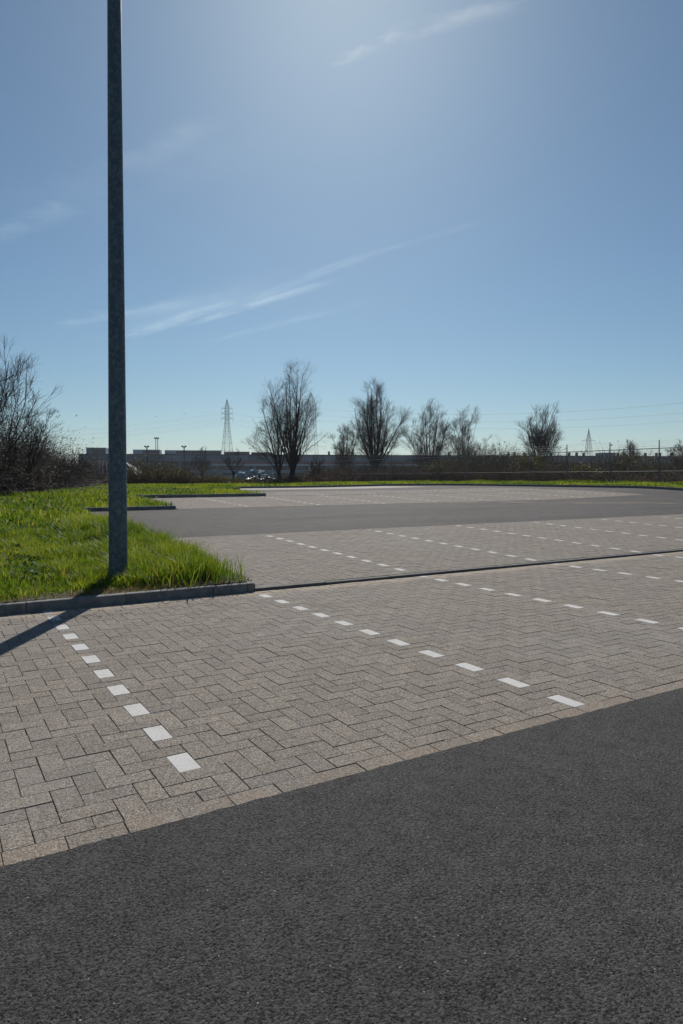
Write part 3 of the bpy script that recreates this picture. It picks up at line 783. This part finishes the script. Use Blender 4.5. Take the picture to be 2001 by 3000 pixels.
TG = 'bare trees behind the wire fence'
p = at(858, 62); bare_tree('bare_tree', 'largest bare tree, forked trunk and wind-swept crown, left of the wire fence', p, .75, 11.4, 3.2, 1, 101, .26, .10, 14, 10, 8, 4, (.14, -.07), .0066, narrow=.50, l2=.30, l3=.15, l4=.10)
p = at(818, 60); bare_tree('bare_tree', 'slimmer bare tree leaning out beside the largest forked tree', p, .75, 8.0, 2.0, 1, 102, .17, .14, 8, 10, 9, 4, (-.06, .03), .0065, narrow=.33, l2=.30)
p = at(1097, 84); bare_tree('bare_tree', 'dense egg-shaped bare tree behind the left end of the fence', p, .3, 13.2, 3.0, 1, 103, .32, .16, 17, 12, 9, 4, (.0, 0), .0088, 'twig', TG, .68, .25, .13, .09)
p = at(1010, 92); bare_tree('bare_tree', 'small yellowish bare tree just left of the egg-shaped tree', p, .3, 9.3, 1.8, 2, 104, .14, .1, 6, 10, 9, 5, (0, 0), .009, 'twig_gold', TG, .33, .24, .12)
p = at(1262, 92); bare_tree('bare_tree', 'bare tree with several steep trunks and feathery tips behind the fence', p, .3, 12.2, 3.4, 3, 105, .17, .10, 6, 11, 9, 4, (.10, -.05), .009, 'twig', TG, .6, .24, .13)
p = at(1352, 98); bare_tree('bare_tree', 'slender pale bare tree right of the steep-trunked tree', p, .3, 11.8, 2.6, 2, 106, .14, .12, 6, 11, 9, 4, (.08, -.04), .009, 'twig_gold', TG, .36, .24, .12)
p = at(1408, 99); bare_tree('bare_tree', 'low thin sapling beside the slender pale tree', p, .3, 7.2, 2.0, 2, 107, .08, .1, 4, 8, 8, 4, (.1, 0), .008, 'twig_gold', TG, .4)
p = at(1583, 80); bare_tree('bare_tree', 'rounded solitary bare tree rising above the top rail of the fence', p, .3, 10.0, 2.6, 1, 108, .17, .22, 15, 11, 9, 4, (.10, -.05), .0088, 'twig', TG, .52, .28, .14)
p = at(1852, 105); bare_tree('bare_tree', 'small twin-topped tree behind the right part of the fence', p, .3, 6.9, 2.0, 2, 109, .13, .2, 5, 9, 9, 4, (0, 0), .014, 'twig_gold', TG, .4)
p = at(1992, 88); bare_tree('bare_tree', 'pale bushy tree at the right end of the fence', p, .3, 5.9, 2.6, 2, 110, .12, .15, 6, 10, 9, 4, (.1, 0), .012, 'twig_gold', TG, .55)
p = at(594, 96); bare_tree('bare_tree', 'small crooked bare tree in front of the factory, beside a floodlight mast', p, .2, 5.9, 2.0, 1, 111, .16, .4, 5, 7, 6, 3, (0, 0), .012, narrow=.75, l2=.34)
p = at(683, 70); bare_tree('bare_tree', 'young bare tree with spreading forks near the scrap heap', p, .4, 4.6, 1.8, 1, 112, .11, .42, 5, 6, 5, 2, (0, 0), .010, narrow=1.0, l2=.32)
p = at(930, 66); bare_tree('bare_tree', 'small green-tinged bush tree right of the largest bare tree', p, .7, 2.8, 1.4, 1, 113, .07, .2, 7, 9, 8, 3, (0, 0), .008, 'twig_gold', narrow=.9, l2=.4)
# left: bare hawthorn-like trees over the brambles
for k, (xx, d, H, sd) in enumerate([(-60, 23, 5.5, 121), (30, 24, 4.6, 122), (110, 26, 3.3, 123)]):
    p = at(xx, d)
    bare_tree('bare_tree', ['tall bare thorn tree rising out of the bramble thicket', 'mid-sized bare thorn tree inside the bramble thicket', 'low bare thorn tree at the end of the bramble thicket'][k], p, float(gh(*p)) + .05, H, 2.6, 2, sd, .06, .08, 4, 9, 6, 3, (.10, -.06), .0055, narrow=1.0, l2=.42, l3=.20, l4=.11)

# ------------------------------------------------------------------ brambles, hedge, dry stems
def thicket(name, label, line, width, height, n, seed, mat, rad, L=(1.0, 2.4), leaf=0, leaf_mat=None, leaf_size=.05, up=1.0, droop=-.16, ysz=None, cat='bramble'):
    """arching canes rooted along a line with a given half width"""
    r = np.random.default_rng(seed); line = np.array(line, float)
    seg = np.linalg.norm(np.diff(line, axis=0), axis=1); cum = np.concatenate([[0], np.cumsum(seg)])
    t = r.uniform(0, cum[-1], n); i = np.clip(np.searchsorted(cum, t) - 1, 0, len(seg) - 1); f = ((t - cum[i]) / seg[i])[:, None]
    c = line[i] * (1 - f) + line[i + 1] * f; u = (line[i + 1] - line[i]) / seg[i][:, None]; nrm = np.stack([-u[:, 1], u[:, 0]], -1)
    c = c + nrm * r.uniform(-1, 1, n)[:, None] * width
    hf = (np.interp(t, cum, height) if np.ndim(height) else np.full(n, height)) * np.clip(.82 + .55 * vnoise(c[:, 0], c[:, 1], .8, seed) + .4 * vnoise(c[:, 0], c[:, 1], 2.6, seed + 1), .3, 1.5)
    z = gh(c[:, 0], np.maximum(c[:, 1], YK)) + .05
    S = np.stack([c[:, 0], c[:, 1], z], -1)
    a = r.uniform(0, 6.28, n); e = r.uniform(.2, 1.0, n)
    D = np.stack([np.cos(a) * e, np.sin(a) * e, np.full(n, up)], -1)
    Ln = r.uniform(L[0], L[1], n) * hf
    k = 7; P = np.empty((n, k, 3)); P[:, 0] = S; d = unit(D)
    for j in range(1, k):
        d = unit(d + np.array([0, 0, droop]) + r.normal(0, .26, (n, 3))); P[:, j] = P[:, j - 1] + d * (Ln / (k - 1))[:, None]
    P[:, :, 2] = np.maximum(P[:, :, 2], z[:, None] - .02)
    R = rad * r.uniform(.6, 1.4, n)[:, None] * (1 - .7 * np.linspace(0, 1, k))[None]
    V, Q = tubes(P, R, 3)
    ob = link_obj(name, make_mesh(name, V, [Q], True), MAT[mat], label=label, category=cat, kind='stuff')
    if leaf:
        q = r.integers(0, n, leaf); j = r.integers(1, k, leaf)
        C = P[q, j] + r.normal(0, .05, (leaf, 3)); C[:, 2] = np.maximum(C[:, 2], z[q])
        A = unit(r.normal(size=(leaf, 3))) * (leaf_size * r.uniform(.5, 1.2, leaf))[:, None]
        B = np.cross(A, unit(r.normal(size=(leaf, 3)))) * .8
        V = np.stack([C - A, C - B, C + A, C + B], 1).reshape(-1, 3)
        Qd = np.arange(leaf * 4).reshape(-1, 4)
        link_obj('dry_leaves', make_mesh('dry_leaves', V, [Qd], False, np.repeat(r.uniform(0, 1, leaf), 4)), MAT[leaf_mat], ob, kind='stuff')
    return ob
edge_l = [(-5, 15.5), (-1.5, 20.2), (2.4, 25.5), (5.2, 33), (7.5, 41), (10, 47)]
thicket('bramble_thicket', 'dark tangled bare bramble thicket along the back of the grass', [(p_[0] - .9, p_[1] + .5) for p_ in edge_l], 1.3, [1.6, 1.8, 1.7, 1.8, 1.8, 1.6], 11000, 201, 'bramble', .0065, (.8, 1.5), 40000, 'dead_leaf', .035, 1.3, -.07)
thicket('bramble_thicket', 'deeper rows of the bramble thicket below the thorn trees', [(p_[0] - 3.2, p_[1] + 1.8) for p_ in edge_l], 1.3, [1.7, 1.9, 2.1, 2.4, 2.4, 2.0], 8000, 202, 'bramble', .008, (1.1, 2.0), 50000, 'dead_leaf', .05, 1.5, -.10)
hedge = [tuple(at(385, 52)), tuple(at(470, 52)), tuple(at(560, 52)), tuple(at(640, 54)), tuple(at(720, 57))]
thicket('hedge_scrub', 'brown leafy scrub hedge between the verge and the factory', hedge, 1.5, [2.2, 2.3, 1.6, .7, .35], 4200, 203, 'cane', .010, (.9, 1.5), 16000, 'shrub_leaf', .06, 1.6, -.06, cat='hedge')
low = [tuple(at(700, 56)), tuple(at(800, 59)), tuple(at(900, 62)), tuple(at(1000, 68))]
thicket('hedge_scrub', 'low dry scrub around the feet of the largest bare tree', low, 1.6, [.3, .4, .9, 1.3], 3200, 204, 'cane', .010, (.9, 1.6), 9000, 'dead_leaf', .05, 1.6, -.05, cat='scrub')
fx = 35.4
belt = [(37.6, 12), (37.6, 24), (37.6, 31), (37.6, 37), (37.6, 43), (37.6, 50), (37.6, 56), (37.8, 64), (38.5, 74)]
thicket('dry_stem_belt', 'belt of reddish brown dry stems right behind the wire fence', belt, 1.6, [1.1, 1.1, 1.2, 1.6, 2.0, 1.7, 1.4, 1.2, 1.0], 14000, 205, 'cane', .010, (.8, 1.3), 24000, 'dead_leaf', .05, 2.4, -.03, cat='scrub')
belt2 = [(42, 14), (42.5, 26), (43, 33), (44, 40), (45, 48), (45, 56), (44, 66), (43, 78)]
thicket('brush_belt', 'taller dark brush standing behind the dry stems', belt2, 2.2, [1.9, 2.1, 2.3, 2.9, 3.2, 2.6, 2.1, 1.8], 12000, 206, 'twig', .012, (.8, 1.3), 16000, 'shrub_leaf', .07, 2.6, -.02, cat='scrub')
# a few greener rounded shrubs behind the fence
def shrub(xx, d, w_, H, label, seed):
    r = np.random.default_rng(seed); p = at(xx, d); z0 = float(gh(*p)) - .1
    root = link_obj('shrub', None, None, label=label, category='shrub'); root.location = (p[0], p[1], z0)
    n = 160; a = r.uniform(0, 6.28, n); e = r.uniform(.1, 1, n) * w_ / H
    D = np.stack([np.cos(a) * e, np.sin(a) * e, np.ones(n)], -1)
    P = walk(np.zeros((n, 3)) + r.normal(0, .12, (n, 3)) * [1, 1, 0], D, H * r.uniform(.6, 1.1, n), 6, -.02, .12, r)
    V, Q = tubes(P, np.full((n, 1), .014) * (1 - .7 * np.linspace(0, 1, 6))[None], 3)
    link_obj('stems', make_mesh('stems', V, [Q], True), MAT['twig_gold'], root)
    m_ = 5000; q = r.integers(0, n, m_); j = r.integers(2, 6, m_); C = P[q, j] + r.normal(0, .14, (m_, 3))
    A = unit(r.normal(size=(m_, 3))) * .055; B = np.cross(A, unit(r.normal(size=(m_, 3)))) * .8
    V = np.stack([C - A, C - B, C + A, C + B], 1).reshape(-1, 3)
    link_obj('foliage', make_mesh('foliage', V, [np.arange(m_ * 4).reshape(-1, 4)], False, np.repeat(r.uniform(0, 1, m_), 4)), MAT['shrub_leaf'], root)
shrub(1545, 56, 1.5, 2.4, 'yellow-green shrub behind the fence below the rounded tree', 301)
shrub(1705, 47, 1.2, 1.4, 'low olive shrub in the dry stems behind the fence', 302)
shrub(1810, 58, 1.4, 2.0, 'greenish shrub behind the fence left of the twin-topped tree', 303)
shrub(1850, 66, 2.0, 2.6, 'dark shrub at the foot of the twin-topped tree', 304)
shrub(1905, 60, 1.4, 1.8, 'brown-green shrub right of the twin-topped tree', 305)
shrub(1285, 60, 1.4, 1.9, 'dull green shrub behind the fence near the steep-trunked tree', 306)

# ------------------------------------------------------------------ wire fence
fence = link_obj('wire_fence', None, None, label='tall wire mesh fence with steel posts, pale top rail and barbed strands', category='fence')
ys_post = [60.0 + 6.54 - 3.27 * k for k in range(18)]
RAIL = 3.0
for k, yy in enumerate(ys_post):
    zb = float(gh(fx, yy)) - .2
    mb = MB(); mb.poly([(fx, yy, zb), (fx, yy, 3.02), (fx, yy, 3.46)], [.034, .034, .028], 6); po = mb.obj('post', MAT['fence_metal'], fence)
    mb = MB(); mb.poly([(fx, yy, 3.455), (fx, yy, 3.475), (fx, yy, 3.485)], [.034, .034, .015], 6); mb.obj('cap', MAT['fence_metal'], po)
for a, b in zip(ys_post[:-1], ys_post[1:]):
    mb = MB(); mb.bar((fx - .04, a, RAIL), (fx - .04, b, RAIL), .024, 6); mb.obj('rail', MAT['rail'], fence)
for nm, z, r_ in (('tension_wire', 1.72, .009), ('tension_wire', .98, .006), ('barbed_wire', 3.16, .004), ('barbed_wire', 3.30, .004), ('barbed_wire', 3.43, .004)):
    mb = MB(); mb.poly([(fx - .045, yy, z + random.gauss(0, .006)) for yy in np.linspace(ys_post[0], ys_post[-1], 54)], [r_] * 54, 4); mb.obj(nm, MAT['rail'], fence)
y0, y1 = ys_post[-1], ys_post[0]; Hm = 2.08; P = []
for t in np.arange(y0 - Hm, y1, .10):
    for s_ in (1, -1):
        a, b = (t, t + Hm) if s_ > 0 else (t + Hm, t)
        za, zb = .92, RAIL
        lo, hi = 0.0, 1.0
        for bound, isl in ((y0, 1), (y1, 0)):
            tt = (bound - a) / (b - a)
            if (b > a) == bool(isl): lo = max(lo, tt)
            else: hi = min(hi, tt)
        if hi - lo > .02: P.append([(fx + .01 * s_, a + (b - a) * lo, za + (zb - za) * lo), (fx + .01 * s_, a + (b - a) * hi, za + (zb - za) * hi)])
P = np.array(P); V, Q = tubes(P, np.full((len(P), 2), .0022), 3)
link_obj('wire_mesh', make_mesh('wire_mesh', V, [Q]), MAT['fence_metal'], fence, kind='stuff')
# lone posts left of the fence
# ------------------------------------------------------------------ shed in the brambles
def local(pA, pB):
    pA, pB = np.array(pA), np.array(pB); u = (pB - pA) / np.linalg.norm(pB - pA); n_ = np.array([-u[1], u[0]])
    if n_ @ pA < 0: n_ = -n_
    return u, n_
sh = link_obj('shed', None, None, label='low weathered shed with a corrugated hipped roof behind the lamp post', category='shed')
sp_ = at(332, 62); shz = .2; sh.location = (sp_[0], sp_[1], shz); sh.rotation_euler = (0, 0, YAW)
mb = MB(); mb.box((0, 0, .75), (4.3, 3.0, 1.5)); sw = mb.obj('wall', MAT['brown_panel'], sh)
for k in range(5):
    mb = MB(); mb.box((-1.6 + k * .8, -1.53, .75), (.42, .06, .8)); mb.obj('window', MAT['window'], sh)
mb = MB()
V = [(-2.5, -1.8, 1.45), (2.6, -1.8, 1.45), (2.6, 1.8, 1.45), (-2.5, 1.8, 1.45), (-2.3, 0, 2.7), (1.0, 0, 2.7)]
mb.add(V, [(0, 1, 5, 4), (2, 3, 4, 5), (3, 2, 1, 0)], [(1, 2, 5), (3, 0, 4)])
ro = mb.obj('roof', MAT['roof_sheet'], sh)
for k in range(13):
    mb = MB(); t = k / 12; a = np.array([-2.45 + 5.0 * t, -1.81, 1.455]); b = np.array([-2.28 + 3.25 * t, -.01, 2.71]); mb.bar(a, b, .025, 4); mb.obj('roof_rib', MAT['roof_sheet'], ro)

# ------------------------------------------------------------------ factory
PA, PB = at(230, 205), at(2150, 238)
U_, N_ = local(PA, PB); FL = float(np.linalg.norm(PB - PA)); FANG = math.atan2(U_[1], U_[0])
def fu(xx):
    """distance along the factory front under a photo column"""
    q_ = at(xx, 1.0); A = np.array([[U_[0], -q_[0]], [U_[1], -q_[1]]]); s_ = np.linalg.solve(A, -PA); return float(s_[0])
def fd(xx):
    u = fu(xx); P = PA + U_ * u; return float(P[0] * FWD.x + P[1] * FWD.y)
fac = link_obj('factory', None, None, label='long low blue-grey factory hall stretching across the horizon', category='building')
fac.location = (PA[0], PA[1], -.6); fac.rotation_euler = (0, 0, FANG)
def fbox(name, x0, x1, z0, z1, dep, mat, parent, y0=0.0):
    mb = MB(); mb.box(((x0 + x1) / 2, y0 + dep / 2, (z0 + z1) / 2), (x1 - x0, dep, z1 - z0)); return mb.obj(name, mat, parent)
ROOF = 9.1
fw = fbox('wall', 0, FL, 0, 6.9, 40, MAT['clad_dark'], fac, .3)
nb = 26
for k in range(nb):
    fbox('fascia_panel', FL * k / nb + .03, FL * (k + 1) / nb - .03, 6.9, ROOF - .25, 40, MAT[('clad', 'clad', 'clad_b', 'clad', 'clad_c')[(k * 7) % 5] if k > 2 else 'clad_c'], fac, 0)
fbox('roof', -.3, FL + .3, ROOF - .25, ROOF, 41, MAT['clad_dark'], fac, -.4)
u0 = fu(620); fbox('red_band', u0, fu(1300), 6.3, 6.85, .3, MAT['red_band'], fac, -.02)
fbox('pale_band', u0, fu(1500), 5.6, 6.2, .3, MAT['clad_light'], fac, -.01)
fbox('pale_band', fu(560), fu(960), 3.4, 4.3, .3, MAT['clad'], fac, -.02)
for k in range(34):
    a = fu(470) + k * (FL - fu(470)) / 34
    if a > fu(1500): fbox('window', a + .5, a + 4.8, 3.2, 4.6, .4, MAT['window'], fac, 0.05)
    else: fbox('window', a + .3, a + (FL - fu(470)) / 34 - .5, 4.4, 5.5, .4, MAT['window'], fac, 0.05)
    fbox('column', a - .25, a + .25, 0, 6.85, .4, MAT['clad'], fac, .02)
def roof_unit(x0, x1, ytop, mats, split=None):
    u0, u1 = fu(x0), fu(x1); d = fd((x0 + x1) / 2) + 5; zt = zat(ytop, d) + .6
    b = fbox('rooftop_unit', u0, u1, ROOF + .004, zt, min(6, u1 - u0), MAT[mats[0]], fac, 3)
    if split:
        us = fu(split); fbox('glazing', us, u1 - .2, ROOF + .3, zt - .25, .2, MAT['window'], b, 2.9)
roof_unit(386, 466, 1318, ('clad_light',), 416); roof_unit(480, 648, 1320, ('clad_light',), 514); roof_unit(656, 732, 1324, ('brown_panel',))
roof_unit(738, 800, 1326, ('brown_panel',)); roof_unit(247, 305, 1312, ('clad',), 262)
for xx in (564, 597, 690, 715, 968, 1324, 1352, 1402, 1501, 1519, 1548, 1627, 1681, 1703, 1724, 1800, 1825, 1845, 1907, 1940, 1950, 1985):
    w_ = 5.5 if xx > 900 else 3.5; h_ = 9 if xx > 900 else 6
    base_y = 1399 - (ROOF - .6 - EYE) / fd(xx) * 2013
    roof_unit(xx - w_ / 2, xx + w_ / 2, base_y - h_, ('clad_dark',))
an = fbox('annex', fu(1744), fu(1780), 4.0, ROOF + .9, 5, MAT['clad'], fac, -5)

# ------------------------------------------------------------------ pylons, wires, masts, birds
def pylon(xx, d, ytop, arms, base_w, top_w, label, group, turn=0.0):
    p = at(xx, d); z0 = -.5; root = link_obj('pylon', None, None, label=label, category='pylon', group=group)
    root.location = (p[0], p[1], z0); root.rotation_euler = (0, 0, YAW + turn)
    H = zat(ytop, d) - z0; ha = [zat(a[0], d) - z0 for a in arms]; hw = min(ha) - 1.0
    mb = MB(); th = d / 2013 * .42
    def half(z): return (base_w + (top_w - base_w) * z / hw) / 2 if z < hw else top_w / 2 * max(.04, 1 - max(0, z - max(ha) - 1) / (H - max(ha) - 1))
    zs = [0]; 
    while zs[-1] < H - .5: zs.append(min(H, zs[-1] + max(1.6, half(zs[-1]) * 1.7)))
    for a, b in zip(zs[:-1], zs[1:]):
        A, B = half(a), half(b)
        ca = [(-A, -A, a), (A, -A, a), (A, A, a), (-A, A, a)]; cb = [(-B, -B, b), (B, -B, b), (B, B, b), (-B, B, b)]
        for k in range(4):
            k2 = (k + 1) % 4
            mb.bar(ca[k], cb[k], th, 4); mb.bar(ca[k], cb[k2], th * .55, 4); mb.bar(ca[k2], cb[k], th * .55, 4); mb.bar(cb[k], cb[k2], th * .5, 4)
    mb.obj('lattice', MAT['pylon'], root)
    tips = []
    for (ya, wl), h in zip(arms, ha):
        for s_ in (-1, 1):
            mb = MB(); L = wl / 2013 * d; q_ = half(h)
            tip = (s_ * L, 0, h)
            for c in ((s_ * q_, -q_, h), (s_ * q_, q_, h), (s_ * q_, 0, h + 1.6)): mb.bar(c, tip, th * .7, 4)
            mb.bar(tip, (s_ * L, 0, h - 2.2), th * .5, 4)
            mb.obj('cross_arm', MAT['pylon'], root); tips.append((s_ * L, h - 2.2))
    c_, s2 = math.cos(YAW + turn), math.sin(YAW + turn)
    return [np.array([p[0] + t[0] * c_, p[1] + t[0] * s2, z0 + t[1]]) for t in tips]
PG = 'lattice pylons beyond the factory'
t1 = pylon(666, 395, 1170, [(1198, 17), (1213, 18), (1227, 18)], 8.0, 1.9, 'lattice pylon with three cross arms left of the largest bare tree', PG, .5)
t2 = pylon(911, 400, 1150, [(1186, 17), (1204, 18), (1220, 17)], 9.0, 4.5, 'broad lattice pylon half hidden behind the largest bare tree', PG, .3)
t3 = pylon(1724, 620, 1257, [(1293, 20)], 9, 3.0, 'distant lattice pylon with a single cross arm above the fence', PG, .1)
wires = MB()
def wire(a, b, sag):
    t = np.linspace(0, 1, 40)[:, None]; P = a * (1 - t) + b * t; P[:, 2] -= sag * 4 * t[:, 0] * (1 - t[:, 0])
    V, Q = tubes(P[None], np.full((1, 40), .02), 3); return V, Q
def wire_obj(a, b, sag, label):
    V, Q = wire(a, b, sag); link_obj('power_line', make_mesh('power_line', V, [Q]), MAT['mast'], label=label, category='power line', group='power lines across the sky')
for k in range(6):
    wire_obj(t1[k], t2[k], 4, 'thin power line slung between the two near pylons')
    q_ = at(2300 + 0 * k, 330 + 8 * k); wire_obj(t2[k], np.array([q_[0], q_[1], t2[k][2] + 1 + (k % 2) * 1.5]), 7, 'thin power line running right from the half-hidden pylon')
    q_ = at(-300, 480 + 6 * k); wire_obj(t1[k], np.array([q_[0], q_[1], t1[k][2] - 2]), 7, 'thin power line running left from the pylon beside the factory')
for k in range(2):
    q_ = at(2500, 560 + 10 * k); wire_obj(t3[k], np.array([q_[0], q_[1], t3[k][2] + 10]), 8, 'faint power line at the distant pylon')
    q_ = at(1100, 640 + 10 * k); wire_obj(t3[k], np.array([q_[0], q_[1], t3[k][2] + 6]), 8, 'faint power line at the distant pylon')
def mast(xx, d, ytop, heads, label, twin=False):
    p = at(xx, d); root = link_obj('floodlight_mast', None, None, label=label, category='mast'); root.location = (p[0], p[1], -.4); root.rotation_euler = (0, 0, YAW)
    H = zat(ytop, d) + .4
    for s_ in ((-.32, .32) if twin else (0,)):
        mb = MB(); mb.poly([(s_, 0, 0), (s_, 0, H * .5), (s_, 0, H)], [.14, .13, .10] if twin else [.16, .14, .12], 6); mb.obj('pole', MAT['mast'], root)
    if twin:
        mb = MB(); mb.box((0, 0, H), (1.5, .8, .2)); mb.obj('platform', MAT['mast'], root)
        for k in range(4): mb = MB(); mb.box((-.6 + k * .4, -.3, H + .25), (.3, .25, .3), top=(.8, 1)); mb.obj('floodlight', MAT['mast'], root)
    else:
        mb = MB(); mb.bar((-.35, 0, H), (.35, 0, H), .07, 4); mb.obj('crossbar', MAT['mast'], root)
        for s_ in (-1, 1): mb = MB(); mb.box((s_ * .32, -.1, H + .16), (.42, .4, .3), top=(.8, .8)); mb.obj('floodlight', MAT['mast'], root)
mast(431, 150, 1310, 2, 'slim dark floodlight mast in front of the factory near the twin mast')
mast(460, 230, 1285, 4, 'tall twin-pole floodlight mast with a lamp platform', True)
mast(540, 150, 1310, 2, 'slim dark floodlight mast beside the small crooked tree')
# scrap heap in front of the factory
p = at(768, 88); mb = MB(); r = np.random.default_rng(71)
for k in range(900):
    a = r.uniform(0, 6.28); q_ = abs(r.normal(0, 1.0)); x_ = math.cos(a) * q_ * 2.6; y_ = math.sin(a) * q_ * 1.6
    z_ = max(0, 1.25 * math.exp(-(x_ / 3.2) ** 2 - (y_ / 2) ** 2) * r.uniform(.3, 1.0))
    R = np.array(Euler(tuple(r.uniform(0, 6.28, 3))).to_matrix()); mb.box((x_, y_, z_), (r.uniform(.15, .6), r.uniform(.1, .4), r.uniform(.03, .15)), R)
o = mb.obj('scrap_heap', MAT['scrap'], label='dark heap of glinting scrap metal left of the largest bare tree', category='scrap heap', kind='stuff'); o.location = (p[0], p[1], .25)
for k, (xx, d, w_, h_, lab) in enumerate([(622, 125, 3.6, 2.2, 'pale blue container beside the small crooked tree'), (648, 130, 3.0, 1.7, 'low pale blue skip left of the young bare tree')]):
    p = at(xx, d); root = link_obj('container', None, None, label=lab, category='container'); root.location = (p[0], p[1], -.2); root.rotation_euler = (0, 0, YAW + .2)
    mb = MB(); mb.box((0, 0, h_ / 2), (w_, 2.2, h_)); bd = mb.obj('body', MAT['pale_blue'], root)
    for j in range(6): mb = MB(); mb.box((-w_ / 2 + .3 + j * (w_ - .6) / 5, -1.13, h_ / 2), (.12, .08, h_ * .9)); mb.obj('rib', MAT['pale_blue'], root)
    mb = MB(); mb.box((0, 0, h_ + .04), (w_ + .1, 2.3, .08)); mb.obj('lid', MAT['clad_light'], root)
mbh = MB(); r = np.random.default_rng(72)  # added heap of pale blue boxes, imitating smoky haze by colour
for k in range(320):
    x_ = r.uniform(-8, 8); R = np.array(Euler((r.uniform(-.4, .4), r.uniform(-.4, .4), r.uniform(0, 6))).to_matrix()); mbh.box((x_, r.uniform(-2, 2), r.uniform(.1, 2.6) * math.exp(-(x_ / 5) ** 2)), (r.uniform(.4, 1.6), r.uniform(.3, 1.0), r.uniform(.05, .4)), R)
p = at(735, 120); o = mbh.obj('haze_pile', MAT['pale_blue'], label='pale bluish heap standing in for smoky haze behind the scrap heap', category='scrap heap', kind='stuff'); o.location = (p[0], p[1], 0)
# birds
def bird(xx, yy, d, sc, seed):
    r = np.random.default_rng(seed); p = at(xx, d); z = zat(yy, d); dh = r.uniform(-.15, .3)
    root = link_obj('bird', None, None, label='tiny dark bird flying above the factory', category='bird', group='birds in the distance')
    root.location = (p[0], p[1], z); root.rotation_euler = (0, 0, r.uniform(0, 6.28)); root.scale = (sc, sc, sc)
    mb = MB(); mb.poly([(0, -.25, 0), (0, -.12, .01), (0, .08, .02), (0, .22, .02), (0, .30, .01)], [.015, .05, .07, .045, .012], 6); mb.obj('body', MAT['bird'], root, True)
    for s_ in (-1, 1):
        mb = MB(); mb.add([(0, -.08, .02), (0, .12, .02), (s_ * .35, .10, .12 + dh), (s_ * .33, -.06, .11 + dh), (s_ * .75, -.08, .06 + dh)], [(0, 1, 2, 3)], [(3, 2, 4)]); mb.obj('wing', MAT['bird'], root)
for k, (bx, by) in enumerate([(459, 1221), (541, 1214), (601, 1207), (698, 1193), (292, 1222), (226, 1219)]): bird(bx, by, 130, .65, 400 + k)

# ------------------------------------------------------------------ thin haze over the whole site
mh = bpy.data.materials.new('haze'); mh.use_nodes = True; mh.node_tree.nodes.clear(); gr = NG(mh.node_tree)
pv = gr.n('ShaderNodeVolumePrincipled', inp={'Color': (.86, .88, 1.0, 1), 'Density': .00022, 'Anisotropy': .2})
ho = gr.n('ShaderNodeOutputMaterial'); gr.link(pv.outputs[0], ho.inputs['Volume'])
mb = MB(); mb.box((0, 250, 29), (6600, 7400, 66)); mb.obj('haze', mh, kind='stuff', label='thin pale haze lying over the whole site', category='haze')
